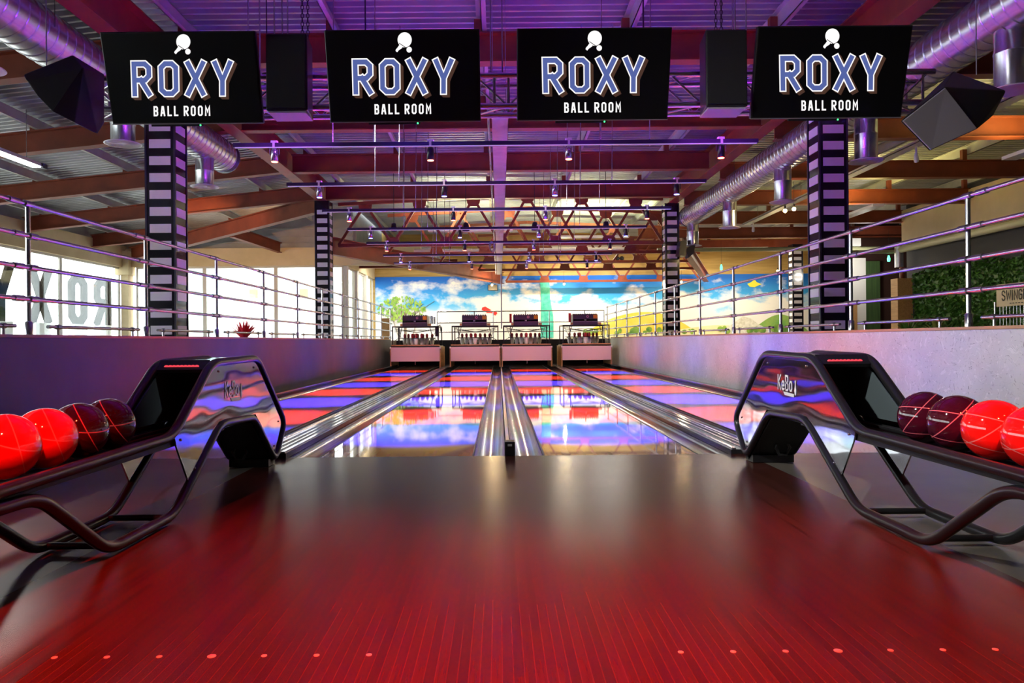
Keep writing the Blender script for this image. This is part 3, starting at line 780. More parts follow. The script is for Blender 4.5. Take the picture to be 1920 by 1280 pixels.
# ================================================================== LOUDSPEAKERS
def speaker_local(t, w, h, d, m, foot=True):
    q = MB().prism([(-w/2, 0), (w/2, 0), (w/2*0.82, d), (-w/2*0.82, d)], 'z', -h/2, h/2)
    q.build('cabinet', m, t, world=False, bevel=0.012)
    MB().box(-w/2+0.015, w/2-0.015, -0.012, 0.0, -h/2+0.02, h/2-0.02).build('grille', BLACKM, t, world=False)
def chain(q, a, b, r=0.011):
    a = Vector(a); b = Vector(b); n = int((b-a).length/0.034)
    for k in range(n):
        c = a.lerp(b, (k+0.5)/n); ax = Vector((1, 0, 0)) if k % 2 else Vector((0, 1, 0))
        q.tube([c + ax*r*math.cos(2*PI*j/8) + Vector((0, 0, 0.022))*math.sin(2*PI*j/8) for j in range(8)], 0.0035, 4, closed=True)
CH = mat('black chain', (0.03, 0.03, 0.035), 0.35, 0.6)
for x, lab, cx in ((-1.683, 'black loudspeaker hanging between the first and second screens', 0.10), (1.843, 'black loudspeaker hanging between the third and fourth screens', -0.05)):
    t = thing('hanging_speaker', lab, 'loudspeaker', (x, 6.02, 2.975), 'loudspeakers hanging between the screens')
    speaker_local(t, 0.335, 0.62, 0.30, BLACK)
    q = MB(); q.box(-0.15, 0.15, 0.01, 0.25, -0.325, -0.312); q.build('base_plate', mat('grey plate', (0.35, 0.33, 0.36), 0.4), t, world=False)
    q = MB()
    for dx in (cx, cx+0.045*(1 if cx < 0 else 1)): chain(q, (dx, 0.12, 0.31), (dx, 0.12, 1.95))
    q.build('hanging_chain', CH, t, world=False)
    q = MB()
    for dx in ((-0.14, -0.075, -0.03) if x < 0 else (0.12, 0.21)): q.cyl((dx, 0.16, 0.31), (dx, 0.16, 2.1), 0.006, 6)
    q.build('hanger_rod', RAIL, t, world=False)
def side_speaker(loc, rot, lab, m, wire):
    t = thing('side_speaker', lab, 'loudspeaker', loc, None)
    w, h, d = 0.50, 0.66, 0.48
    MB().prism([(-w/2, -d*0.35), (w/2, -d*0.35), (w/2*0.72, d*0.65), (-w/2*0.72, d*0.65)], 'z', -h/2, h/2).build('cabinet', BLACK, t, world=False, bevel=0.015)
    MB().box(-w/2+0.012, w/2-0.012, -d*0.35-0.012, -d*0.35, -h/2+0.012, h/2-0.012).build('grille', m, t, world=False)
    q = MB(); q.cyl((-0.1, 0, h/2), (-0.1, 0.0, h/2+0.05), 0.02, 8); q.build('shackle', CHROME, t, world=False)
    t.rotation_euler = rot
    return t
GRIL = mat('grey speaker grille', (0.10, 0.095, 0.105), 0.7)
def at(px, py, d):
    """point of the hall at distance d seen at picture position (px, py)"""
    dx, dy = px-935.5, py-638.0; r = math.radians(0.5)
    return Vector(((dx*math.cos(r)-dy*math.sin(r))*d/F, d, EYE-(dy*math.cos(r)+dx*math.sin(r))*d/F))
def hull(pts, name, m, parent):
    bm = bmesh.new()
    for p in pts: bm.verts.new(Vector(p)-parent.location)
    g = bmesh.ops.convex_hull(bm, input=bm.verts)
    bmesh.ops.delete(bm, geom=[v for v in bm.verts if not v.link_faces], context='VERTS')
    bmesh.ops.dissolve_limit(bm, angle_limit=0.12, verts=bm.verts, edges=bm.edges)
    me = bpy.data.meshes.new(name); bm.to_mesh(me); bm.free(); me.materials.append(m)
    o = bpy.data.objects.new(name, me); COL.objects.link(o); o.parent = parent
    md = o.modifiers.new('bevel', 'BEVEL'); md.width = 0.008; md.segments = 2
    return o
GRIL = mat('pale grey speaker grille', (0.32, 0.30, 0.33), 0.7)
t = thing('side_speaker', 'grey fronted loudspeaker tilted on its corner right of the rightmost screen', 'loudspeaker', (3.75, 6.1, 2.7))
fa = [at(1688, 227, 5.95), at(1770, 163, 6.02), at(1832, 242, 6.12), at(1742, 283, 6.05)]
hull(fa + [at(1787, 133, 6.35), at(1887, 170, 6.4), at(1862, 217, 6.4), at(1720, 225, 6.4), at(1775, 262, 6.4)], 'cabinet', BLACKM, t)
nf = (fa[1]-fa[0]).cross(fa[3]-fa[0]).normalized(); nf = nf if nf.y < 0 else -nf; cf = sum(fa, Vector())/4
fb = [cf+(p-cf)*0.97 for p in fa]
hull([p+nf*0.004 for p in fb]+[p+nf*0.016 for p in fb], 'grille', GRIL, t)
t = thing('side_speaker', 'black loudspeaker tilted on its corner left of the leftmost screen', 'loudspeaker', (-3.6, 6.1, 2.8))
hull([at(44, 140, 5.9), at(136, 103, 6.0), at(156, 127, 5.95), at(98, 209, 5.9), at(70, 180, 5.88), at(50, 152, 5.88), at(122, 112, 6.4), at(196, 140, 6.25), at(196, 230, 6.25), at(183, 252, 6.15), at(140, 230, 5.98)], 'cabinet', mat('black speaker body', (0.012, 0.01, 0.014), 0.5), t)
fb = [at(62, 148, 5.86), at(130, 120, 5.93), at(146, 136, 5.9), at(98, 198, 5.85), at(76, 175, 5.84)]
for (x, y, z, lab) in ((4.02, 6.3, 3.0, 'thin steel wire holding the grey fronted loudspeaker'), (-3.62, 6.05, 3.05, 'thin steel wire holding the black tilted loudspeaker')):
    tag(MB().cyl((x, y, z), (x, y, 5.1), 0.005, 6).build('hanging_wire', RAIL), lab, 'wire')

# ================================================================== LIGHT BARS
TAPE = mat('bar led tape', (0.5, 0.45, 0.6), 0.4, 0, (0.62, 0.5, 0.9), 0.3)
BARM = mat('bar violet metal', (0.05, 0.04, 0.075), 0.3, 0.4)
EMR = mat('red lamp lens', (0.1, 0, 0), 0.3, 0, (1.0, 0.10, 0.05), 16)
EML = mat('blue lamp lens', (0, 0, 0.1), 0.3, 0, (0.12, 0.14, 1.0), 16)
CANG = mat('chrome lamp can', (0.45, 0.42, 0.5), 0.2, 0.8)
BY = [8.0, 10.0, 12.0, 14.0, 16.0, 18.3, 20.15]
protos = {}
def spot_proto(key):
    red, can = key
    t = thing('can_spotlight', '', 'spotlight', (0, 0, 0))
    MB().box(-0.032, 0.032, -0.028, 0.028, 0.0, 0.028).box(-0.012, 0.012, -0.036, -0.030, -0.05, 0.02).box(-0.012, 0.012, 0.030, 0.036, -0.05, 0.02).build('clamp', WHITE, t, world=False)
    q = MB(); q.tube([(-0.05, 0, -0.12), (-0.05, 0, -0.03), (0, 0, 0.0), (0.05, 0, -0.03), (0.05, 0, -0.12)], 0.005, 6); q.build('yoke', CANG if can else BLACK, t, world=False)
    q = MB(); q.lathe([(0.0001, -0.05), (0.03, -0.055), (0.036, -0.08), (0.038, -0.19), (0.033, -0.19), (0.0001, -0.17)], (0, 0, 0), 'z', 14)
    q.build('lamp_can', CANG if can else BLACK, t, world=False)
    q = MB(); q.lathe([(0.0001, -0.178), (0.031, -0.178), (0.034, -0.195), (0.0001, -0.20)], (0, 0, 0), 'z', 14); q.build('lens', EMR if red else EML, t, world=False)
    return t
XL = [-2.37, -0.71, 0.76, 2.38]
for bi, by in enumerate(BY):
    t = thing('light_bar', 'violet lit horizontal light bar on thin rods above the lanes, %s' % ORD[bi], 'light bar', (0, by, 2.9), 'light bars above the lanes')
    MB().box(-2.80, 2.77, by-0.03, by+0.03, 2.88, 2.925).build('bar', BARM, t)
    MB().box(-2.78, 2.75, by-0.034, by-0.02, 2.872, 2.88).build('led_tape', TAPE, t)
    q = MB()
    for x in (-1.75+0.12*(bi % 3), -1.31, 1.10, 1.62-0.1*(bi % 2)): MB().cyl((x, by, 2.86), (x+0.03, by, 5.0), 0.0065, 6).build('hanger_rod', RAIL, t)
    red = (bi % 2 == 0)
    for xi, x in enumerate(XL):
        can = (xi in (0, 2)) 
        key = (red, can)
        lab = '%s %s lit can spotlight on the %s light bar, %s from the left' % ('chrome' if can else 'black', 'red' if red else 'blue', ORD[bi], NTH[xi])
        if key not in protos: protos[key] = spot_proto(key); s = protos[key]; s['label'] = lab; s.location = (x, by, 2.922)
        else: s = copy_tree(protos[key], (x, by, 2.922), lab)
        s['group'] = 'can spotlights on the light bars'
        if bi < 7:
            lc = LC[xi]
            light('SPOT', 'lamp', (x, by, 2.70), 2600 if red else 6500, (1.0, 0.05, 0.03) if red else (0.04, 0.025, 1.0), None, (lc, by+0.15, 0), size=0.03, spot=40, blend=0.75)
    # violet uplight of the bar
    for ux in (-1.55, 1.6): light('AREA', 'bar_uplight', (ux, by, 2.94), 8, (0.36, 0.02, 1.0), None, (ux, by, 5), size=2.2, size_y=0.05)

# centre tray and pole
t = thing('cable_tray', 'long galvanised tray running down the middle above the lanes', 'cable tray', (0.03, 7.4, 3.0))
q = MB(); q.box(-0.055, 0.115, 7.2, 25.0, 3.0, 3.006).box(-0.055, -0.050, 7.2, 25.0, 3.0, 3.06).box(0.110, 0.115, 7.2, 25.0, 3.0, 3.06)
for x in (-0.02, 0.015, 0.05, 0.08): q.box(x, x+0.008, 7.2, 25.0, 2.994, 3.0)
q.build('channel', GALV, t)
q = MB(); q.cyl((-0.085, 7.2, 3.02), (-0.085, 25, 3.02), 0.012, 8); q.build('conduit', RAIL, t)
q = MB()
for y in (9.3, 13.3, 17.3, 21.3):
    for x in (-0.05, 0.11): MB().cyl((x, y, 3.06), (x, y, 5.1), 0.005, 6).build('hanger_rod', RAIL, t)
tag(MB().cyl((0.09, 24.9, 1.2), (0.09, 24.9, 3.0), 0.022, 10).build('drop_pole', mat('violet grey pole', (0.32, 0.28, 0.42), 0.35, 0.3)), 'thin violet grey pole dropping from the centre tray to the machines', 'pole')
q = MB()
for k in range(4): q.tube([(-0.14+0.05*math.cos(2*PI*j/20)+0.01*k, 15.7, 2.78+0.10*math.sin(2*PI*j/20)-0.01*k) for j in range(20)], 0.006, 5, closed=True)
tag(q.build('coiled_cable', mat('grey cable', (0.25, 0.22, 0.3), 0.5)), 'coil of grey cable hanging left of the centre tray', 'cable')
tag(MB().cyl((-2.7, 24.2, 3.66), (4.4, 24.2, 3.66), 0.11, 18).build('cross_pipe', mat('violet tinted pipe', (0.55, 0.45, 0.55), 0.4)), 'horizontal round pipe crossing behind the first lattice trusses', 'pipe')

# ================================================================== DUCTS
def duct(x, z, r, y0, y1, drops, zd, lab, elbow=False):
    t = thing('spiral_duct', lab, 'air duct', (x, y1, z))
    q = MB(); prof = []; y = y0; p = 0.17
    while y < y1:
        prof += [(r, y), (r, y+0.004), (r, y+p-0.018), (r, y+p-0.013), (r+0.009, y+p-0.010), (r+0.009, y+p-0.004)]; y += p
    prof += [(r, y1), (r*0.97, y1+0.03), (0.0001, y1+0.03)]
    q.lathe(prof, (x, 0, z), 'y', 40); q.build('duct_tube', DUCT, t)
    for yd in drops:
        n = MB(); n.lathe([(0.155, z-0.1), (0.155, z-0.45), (0.160, z-0.46), (0.160, z-0.475), (0.155, z-0.485), (0.155, zd+0.03)], (x, yd, 0), 'z', 24); nk = n.build('duct_neck', DUCT, t)
        d = MB(); d.lathe([(0.155, zd+0.03), (0.235, zd+0.005), (0.24, zd), (0.22, zd-0.004), (0.19, zd+0.006), (0.175, zd-0.006), (0.15, zd+0.006), (0.13, zd-0.006), (0.105, zd+0.006), (0.085, zd-0.006), (0.05, zd+0.004), (0.0001, zd)], (x, yd, 0), 'z', 28)
        d.build('diffuser', mat('white diffuser', (0.7, 0.68, 0.7), 0.4), nk)
    q = MB()
    for k in range(5):
        yy = y0 + 1 + k*(y1-y0-1.5)/4; q.tube([(x-r-0.004, yy, z), (x-r-0.004, yy, z+0.6)], 0.004, 5).tube([(x+r+0.004, yy, z), (x+r+0.004, yy, z+0.6)], 0.004, 5)
    q.build('hanger_wires', CH, t)
    return t
duct(-5.10, 4.27, 0.285, 2.0, 13.9, (7.4, 10.25, 13.1), 3.53, 'large round spiral air duct ending above the left railing')
duct(5.27, 4.17, 0.285, 2.0, 20.6, (7.7, 10.75, 13.9, 17.1, 20.35), 3.32, 'large round spiral air duct running the length of the right side')

# ================================================================== LAMPS AND TRAYS
TUBEE = mat('fluorescent tube', (1, 1, 1), 0.4, 0, (0.95, 1.0, 1.0), 5)
def strip(x, y0, y1, z, lab, e):
    t = thing('strip_light', lab, 'strip light', (x, y0, z))
    MB().prism([(x-0.09, z), (x-0.05, z+0.07), (x+0.05, z+0.07), (x+0.09, z)], 'y', y0, y1).build('housing', WHITE, t)
    MB().box(x-0.075, x+0.075, y0+0.03, y1-0.03, z-0.02, z-0.004).build('tube', TUBEE, t)
    MB().box(x-0.10, x+0.10, y1, y1+0.12, z-0.02, z+0.06).build('end_grille', mat('dark end grille', (0.06, 0.06, 0.07), 0.5), t)
    MB().cyl((x, y1-0.3, z+0.07), (x, y1-0.3, z+0.9), 0.006, 6).cyl((x, y0+0.3, z+0.07), (x, y0+0.3, z+0.9), 0.006, 6).build('hanger_rod', RAIL, t)
strip(-7.95, 10.6, 13.0, 3.88, 'bright white strip light hanging over the left gallery', 1)
light('AREA', 'strip_lamp', (-7.95, 11.8, 3.82), 36, (1.0, 0.95, 0.85), None, (-7.95, 11.8, 0), size=0.15, size_y=2.3)
t = thing('cable_tray', 'pale perforated tray running the length of the right gallery ceiling', 'cable tray', (7.26, 6, 4.12))
MB().box(7.16, 7.36, 4.0, 22.0, 4.12, 4.135).box(7.16, 7.165, 4, 22, 4.12, 4.17).box(7.355, 7.36, 4, 22, 4.12, 4.17).build('channel', mat('pale tray', (0.6, 0.62, 0.5), 0.4, 0.2), t)
q = MB()
for y in (6, 9, 12, 15, 18, 21): MB().cyl((7.26, y, 4.13), (7.26, y, 4.9), 0.006, 6).build('hanger_rod', RAIL, t)
for y, lab in ((13.1, 'nearest'), (16.6, 'middle'), (21.5, 'farthest')):
    q = MB(); q.cyl((7.3, y, 4.12), (7.3, y, 4.0), 0.02, 8).lathe([(0.0001, 3.84), (0.035, 3.85), (0.045, 3.9), (0.03, 4.0)], (7.3, y, 0), 'z', 12)
    tag(q.build('tray_spotlight', WHITE), 'small white spotlight under the pale right tray, %s' % lab, 'spotlight', 'spotlights under the right tray')
BULB = mat('warm bulb', (1, 0.8, 0.4), 0.3, 0, (1.0, 0.62, 0.22), 25)
def bulb(x, y, z, lab, e, c=(1.0, 0.72, 0.36)):
    t = thing('hanging_bulb', lab, 'bulb', (x, y, z), 'warm bulbs at the back')
    MB().sphere((x, y, z), 0.042, 12, 8).build('bulb', BULB, t)
    MB().cyl((x, y, z+0.04), (x, y, z+0.11), 0.02, 8).cyl((x, y, z+0.11), (x, y, z+0.6), 0.004, 5).build('lamp_holder', BLACK, t)
    light('POINT', 'bulb_lamp', (x, y, z-0.10), e, c, None, size=0.06)
bulb(6.15, 16.1, 3.53, 'glowing warm bulb between the right duct and the striped column, left of the pair', 25)
bulb(6.42, 16.3, 3.60, 'glowing warm bulb between the right duct and the striped column, right of the pair', 25)
bulb(10.4, 28.0, 3.3, 'glowing warm bulb beside the far right striped column', 70)
bulb(2.6, 29.8, 3.02, 'warm bulb in front of the mural, right of the centre tray', 60)
bulb(7.2, 29.6, 3.05, 'warm bulb in front of the mural, left of the right rear column', 60)
bulb(-0.25, 29.0, 2.95, 'warm bulb beside the end of the diagonal girder', 110)
EXG = mat('green lamp glass', (0.02, 0.3, 0.1), 0.3, 0, (0.1, 0.9, 0.4), 3)
for (x, y, z, lab) in ((7.65, 25.8, 3.15, 'small green glowing lamp hanging over the right gallery, left of the far column'), (12.15, 23.4, 3.15, 'small green glowing lamp near the dark right wall corner')):
    t = thing('hanging_green_lamp', lab, 'lamp', (x, y, z))
    MB().lathe([(0.0001, z), (0.04, z+0.01), (0.045, z+0.1), (0.02, z+0.2)], (x, y, 0), 'z', 12).build('lamp_shade', EXG, t)
    MB().cyl((x, y, z+0.2), (x, y, z+1.0), 0.004, 5).build('cord', BLACK, t)
t = thing('wall_pipe', 'pale green pipe crossing high behind the right gallery', 'pipe', (8, 26.2, 3.7))
MB().cyl((5.5, 26.0, 3.88), (13.2, 26.0, 3.88), 0.07, 14).build('pipe', mat('olive pipe', (0.35, 0.36, 0.2), 0.5), t)

# room lamps of the hall: violet, warm, red; others added to brighten single parts
def par(x, y, z, lab, color, energy, target, spot, blend=0.5, em=None):
    t = thing('par_lamp', lab, 'stage lamp', (x, y, z), 'stage lamps')
    MB().lathe([(0.0001, z+0.22), (0.06, z+0.2), (0.08, z+0.1), (0.09, z), (0.08, z), (0.0001, z+0.05)], (x, y, 0), 'z', 16).build('housing', BLACK, t)
    MB().cyl((x, y, z+0.2), (x, y, 5.19), 0.008, 6).build('hanger_rod', BLACK, t)
    light('SPOT', 'par_beam', (x, y, z-0.02), energy, color, None, target, size=0.08, spot=spot, blend=blend)
RED = (1.0, 0.035, 0.012)
par(-0.75, 0.2, 3.6, 'red stage lamp above the approach, left', RED, 1700, (-0.75, 1.7, 0), 48, 0.5)
par(0.9, 0.2, 3.6, 'red stage lamp above the approach, right', RED, 1700, (0.9, 1.7, 0), 48, 0.5)
par(-2.3, 0.8, 3.6, 'red stage lamp above the left ball rack', RED, 420, (-1.7, 2.4, 0.4), 40, 0.6)
par(2.4, 0.8, 3.6, 'red stage lamp above the right ball rack', RED, 160, (1.8, 2.4, 0.4), 40, 0.6)
def ceil_lamp(x, y, z, sx, sy, e, c, lab, up=False):
    t = thing('ceiling_lamp', lab, 'ceiling lamp', (x, y, z), 'ceiling lamps')
    MB().box(x-sx/2-0.03, x+sx/2+0.03, y-sy/2-0.03, y+sy/2+0.03, z, z+0.06).build('housing', WHITE, t)
    light('AREA', 'lamp', (x, y, z-0.01 if not up else z+0.07), e, c, None, (x, y, -5 if not up else 20), size=sx, size_y=sy)
ceil_lamp(9.0, 12.0, 3.9, 0.2, 2.4, 90, (1.0, 0.82, 0.26), 'warm ceiling lamp over the right gallery, near', True)
ceil_lamp(9.0, 19.0, 3.9, 0.2, 2.4, 110, (1.0, 0.82, 0.26), 'warm ceiling lamp over the right gallery, middle', True)
ceil_lamp(-0.8, 22.0, 4.0, 2.4, 0.2, 260, (0.98, 1.0, 0.6), 'pale uplight on the roof between the first lattice trusses', True)
ceil_lamp(3.0, 24.3, 4.1, 2.4, 0.2, 300, (0.98, 1.0, 0.5), 'pale uplight on the trusses behind the rear columns', True)
ceil_lamp(9.0, 28.6, 4.2, 2.4, 0.2, 190, (1.0, 0.88, 0.68), 'wide lamp washing the right end of the mural')
ceil_lamp(3.6, 29.3, 4.4, 3.0, 0.2, 220, (1.0, 0.92, 0.8), 'wide lamp washing the middle of the mural')
ceil_lamp(-3.2, 28.6, 3.85, 2.4, 0.2, 150, (1.0, 0.95, 0.85), 'wide lamp washing the left end of the mural')

par(-1.2, 6.9, 3.3, 'violet stage lamp on the truss lighting the left striped column', (0.45, 0.06, 0.9), 200, (-4.6, 10.4, 2.6), 46, 0.9)
par(1.35, 6.9, 3.3, 'violet stage lamp on the truss lighting the right striped column', (0.45, 0.06, 0.9), 200, (4.76, 10.6, 2.6), 46, 0.9)
for x, lab in zip(LC, ('leftmost screen', 'second screen', 'third screen', 'rightmost screen')):
    t = thing('par_lamp', 'added blue lamp inside the truss behind the ' + lab, 'stage lamp', (x, TY, 2.84), 'stage lamps')
    MB().lathe([(0.0001, 3.0), (0.06, 2.99), (0.08, 2.92), (0.085, 2.84), (0.075, 2.84), (0.0001, 2.88)], (x, TY, 0), 'z', 16).build('housing', BLACK, t)
    light('SPOT', 'par_beam', (x, TY, 2.82), 4200, (0.04, 0.03, 1.0), None, (x*0.97, 6.55, 0), size=0.05, spot=35, blend=0.7)  # unseen lamps added behind the screens to turn the near lanes blue
par(1.9, 2.6, 3.7, 'small added white lamp lighting the side panel of the left ball return', (1.0, 0.95, 0.95), 160, (-1.49, 4.25, 0.52), 15, 0.8)  # lamp added so the maker lettering on the left return shows brighter
par(-7.5, 17.6, 3.4, 'added amber lamp over the left gallery lighting the slanting rafter', (1.0, 0.50, 0.18), 900, (-8.0, 22.3, 4.1), 60, 0.8)  # lamp added to tint the rafter orange, hidden behind the near left column
for x, lab in ((-2.6, 'added pink lamp lighting the leftmost masking panel'), (-0.8, 'added pink lamp lighting the masking panel left of the centre rail'), (0.92, 'added pink lamp lighting the masking panel right of the centre rail'), (2.7, 'added pink lamp lighting the rightmost masking panel')):
    par(x, 18.8, 3.55, lab, (1.0, 0.50, 0.55), 420, (x, 22.9, 0.45), 26, 0.9)  # lamps added to brighten the pink masking panels
par(-2.9, 2.2, 4.0, 'added white lamp high on the left, lighting the flecked right wall', (1.0, 0.96, 0.90), 1150, (3.6, 5.2, 0.5), 58, 0.8)  # lamp added to brighten the near stretch of the right low wall
par(-2.9, 9.5, 4.0, 'added white lamp farther along the left, lighting the right wall', (1.0, 0.96, 0.90), 700, (3.6, 13.0, 0.5), 50, 0.9)  # another added lamp, for the farther stretch of that wall
# ================================================================== MURAL
MUR = mat('painted sky mural', (0.5, 0.7, 0.9), 0.7)
def mk_mural():
    n, l, b = nodes_of(MUR)
    v = coords(n, l, (1, 1, 1)); sx = n.new('ShaderNodeSeparateXYZ'); l.new(v, sx.inputs[0])
    sky = ramp(n, l, mathn(n, l, 'DIVIDE', sx.outputs[2], 2.6), [(0.25, (0.72, 0.88, 0.94)), (0.58, (0.05, 0.45, 0.86)), (0.95, (0.005, 0.14, 0.62))])
    cl = noise(n, l, coords(n, l, (0.7, 1, 1.2)), 0.95, 7, 0.58)
    hz = mathn(n, l, 'MULTIPLY', mathn(n, l, 'SUBTRACT', 2.4, sx.outputs[2]), 0.16)
    cm = ramp(n, l, mathn(n, l, 'ADD', cl, hz), [(0.55, (0, 0, 0)), (0.68, (1, 1, 1))])
    c = mixc(n, l, cm, sky, (0.88, 0.88, 0.84)); l.new(c, b.inputs['Base Color'])
mk_mural()
YM = YB - 0.0
mu = thing('sky_mural', 'long wall mural of blue sky and clouds over yellow hills behind the machines', 'mural', (-5.08, YM, MZ-0.02))
MB().box(-5.08, 12.9, YM, YM+0.05, MZ-0.02, 3.46).build('painted_sky', MUR, mu)
def paint(name, poly, m, k=1): MB().prism(poly, 'y', YM-0.004*k-0.004, YM-0.004*k).build(name, m, mu)
def hill(x0, x1, zb, zt, seed, n=40):
    rnd = random.Random(seed); top = []
    for i in range(n+1):
        u = i/n; z = zb + (zt-zb)*max(0, math.sin(PI*u))**0.9 + 0.03*math.sin(9*u+seed); top.append((x0+(x1-x0)*u, z))
    return [(x0, 0.86), *top, (x1, 0.86)][::-1]
YEL = mottled('painted yellow hill', (0.80, 0.60, 0.03), (0.85, 0.74, 0.16), 1.2, 0.7)
PYEL = mottled('painted pale field', (0.80, 0.76, 0.35), (0.86, 0.84, 0.60), 1.5, 0.7)
GRN = mottled('painted green hill', (0.10, 0.38, 0.08), (0.40, 0.55, 0.12), 2, 0.7)
paint('painted_hill', hill(3.6, 8.2, 1.05, 1.95, 1), YEL, 1)
paint('painted_hill', hill(6.6, 11.0, 1.0, 1.35, 2), PYEL, 2)
paint('painted_green_hill', hill(10.3, 12.85, 1.0, 1.75, 3), GRN, 2)
paint('painted_mountain', [(8.9, 0.86), (9.3, 1.2), (9.7, 1.45), (10.05, 1.72), (10.4, 1.62), (10.7, 1.38), (11.2, 1.15), (11.6, 0.86)][::-1], mottled('painted pale rock', (0.55, 0.55, 0.45), (0.85, 0.85, 0.78), 9, 0.8), 3)
paint('painted_field', hill(3.0, 12.8, 0.95, 1.08, 5), PYEL, 4)
rnd = random.Random(4)
q = MB()
for k in range(46):
    x = 3.4 + rnd.random()*9.0; h = 0.10 + rnd.random()*0.16; w = h*(0.35+0.4*rnd.random()); z = 0.98+rnd.random()*0.12
    q.add([(x+w*math.cos(2*PI*j/9), YM-0.026-0.0004*k, z+h*0.6+h*0.6*math.sin(2*PI*j/9)) for j in range(9)], [tuple(range(9))])
q.build('painted_bushes', mottled('painted bush', (0.03, 0.16, 0.03), (0.35, 0.55, 0.08), 3, 0.7), mu)
q = MB()
for k in range(3):
    x = -4.1 + 0.25*k; q.bar((x, YM-0.03, 0.9), (x-0.35+0.35*k, YM-0.03, 2.0), -0.05, 0.05, -0.005, 0.005)
for k in range(6):
    q.bar((-4.0, YM-0.032, 1.6), (-4.9+0.45*k, YM-0.032, 2.35+0.1*(k % 2)), -0.018, 0.018, -0.004, 0.004)
q.build('painted_tree_trunk', mat('painted bark', (0.25, 0.18, 0.12), 0.8), mu)
q = MB()
for k in range(240):
    a = rnd.random()*2*PI; rr = math.sqrt(rnd.random()); x = -4.0+1.0*rr*math.cos(a); z = 2.12+0.52*rr*math.sin(a); w = 0.03+0.05*rnd.random(); b0 = rnd.random()*PI
    q.add([(x+w*math.cos(b0+2*PI*j/5)*(1 if j % 2 else .6), YM-0.036-0.0001*k, z+w*math.sin(b0+2*PI*j/5)) for j in range(5)], [tuple(range(5))])
q.build('painted_tree_leaves', mottled('painted leaf', (0.08, 0.30, 0.03), (0.45, 0.62, 0.10), 9, 0.7), mu)
blob = lambda cx, cz, pts: [(cx+a, cz+b) for a, b in pts][::-1]
paint('painted_red_plane', blob(-0.4, 2.05, [(-0.28, 0.12), (-0.15, 0.16), (-0.05, 0.10), (0.12, 0.0), (0.3, -0.03), (0.34, -0.12), (0.26, -0.22), (0.1, -0.1), (-0.08, -0.1), (-0.2, -0.02), (-0.3, 0.02)]), mat('painted red', (0.75, 0.02, 0.02), 0.6), 5)
paint('painted_yellow_plane', blob(10.55, 3.03, [(-0.3, 0.02), (-0.15, 0.08), (0.0, 0.2), (0.1, 0.08), (0.3, 0.0), (0.15, -0.05), (0.0, -0.12), (-0.2, -0.1)]), mat('painted yellow', (0.85, 0.75, 0.05), 0.6), 5)
paint('painted_green_tower', [(1.72, 0.9), (1.76, 2.4), (1.70, 3.4), (2.1, 3.4), (2.12, 2.5), (2.25, 1.8), (2.25, 0.9)], mottled('painted emerald', (0.02, 0.45, 0.33), (0.15, 0.65, 0.55), 5, 0.6), 6)
tag(MB().box(-0.42, -0.05, YM-0.35, YM-0.05, 2.86, 3.08).build('wall_projector', BLACK), 'small black projector on the mural just left of the centre tray', 'projector')
# round holes in the ochre wall
for k, x in enumerate((3.60, 4.18, 4.92, 5.10)):
    q = MB().lathe([(0.09, -0.02), (0.09, 0.0), (0.0001, 0.0)], (x, YB+0.045, 4.15), 'y', 20)
    tag(q.build('round_vent', BLACKM), 'round black vent opening in the ochre wall, %s from the left' % NTH[k], 'vent', 'round vents in the ochre wall')

# ================================================================== RIGHT GALLERY
struct(MB().box(12.6, 12.8, -6, 23.2, MZ-0.2, 5.1).build('wall_gallery', DARKW))
struct(MB().box(12.45, 12.6, -6, 23.2, 3.62, 4.7).build('trim_4', CREAM))
struct(MB().box(12.8, 16.2, 27.0, 27.2, MZ-0.2, 5.1).build('wall_gallery_back', mat('deep brown wall', (0.05, 0.018, 0.012), 0.7)))
tag(MB().cyl((12.33, -5, 3.48), (12.33, 23.0, 3.48), 0.10, 16).cyl((12.33, 23.0, 3.48), (12.33, 23.0, 3.5), 0.10, 16).build('gallery_duct', mat('pale yellow duct', (0.62, 0.6, 0.38), 0.4)), 'pale yellow pipe along the top of the dark right wall', 'pipe')
tag(MB().cyl((9.9, 23.3, 3.45), (12.3, 23.3, 3.45), 0.055, 14).build('gallery_pipe', mat('olive pipe', (0.35, 0.36, 0.2), 0.5)), 'olive pipe meeting the pale yellow pipe at the wall corner', 'pipe')
tag(MB().cyl((12.33, 23.13, 2.95), (12.33, 23.13, 3.6), 0.12, 16).build('pipe_elbow', GALV), 'silver vertical duct piece at the right wall corner', 'duct')
tag(MB().cyl((12.4, 23.1, 2.55), (12.4, 23.1, 2.95), 0.07, 12).build('red_pipe', RUST), 'short rust red pipe above the timber box', 'pipe')
tag(MB().box(12.05, 12.50, 22.7, 23.1, MZ-0.02, 2.58).build('timber_box', WOOD), 'tall plain timber box at the end of the hedge wall', 'box')
t = thing('white_board', 'tall white notice board leaning in the bright right background', 'board', (12.5, 26.5, MZ-0.02))
MB().box(12.25, 12.95, 26.5, 26.6, MZ-0.02, 3.6).build('board', mat('bright board', (0.85, 0.84, 0.8), 0.6), t)
MB().box(12.32, 12.62, 26.46, 26.5, MZ-0.02, 2.1).build('timber_panel', WOOD, t)
tag(MB().box(12.98, 13.5, 26.6, 26.7, MZ-0.02, 3.5).build('green_curtain', mottled('dark green cloth', (0.03, 0.07, 0.02), (0.06, 0.12, 0.03), 2, 0.8, 0, 0.1, (8, 1, 0.4))), 'dark green curtain right of the white board', 'curtain')
tag(MB().box(11.2, 12.0, 25.9, 26.3, 3.955, 4.25).build('cardboard_box', mat('orange box', (0.5, 0.12, 0.03), 0.6)), 'orange box on the pipe under the right ceiling', 'box')
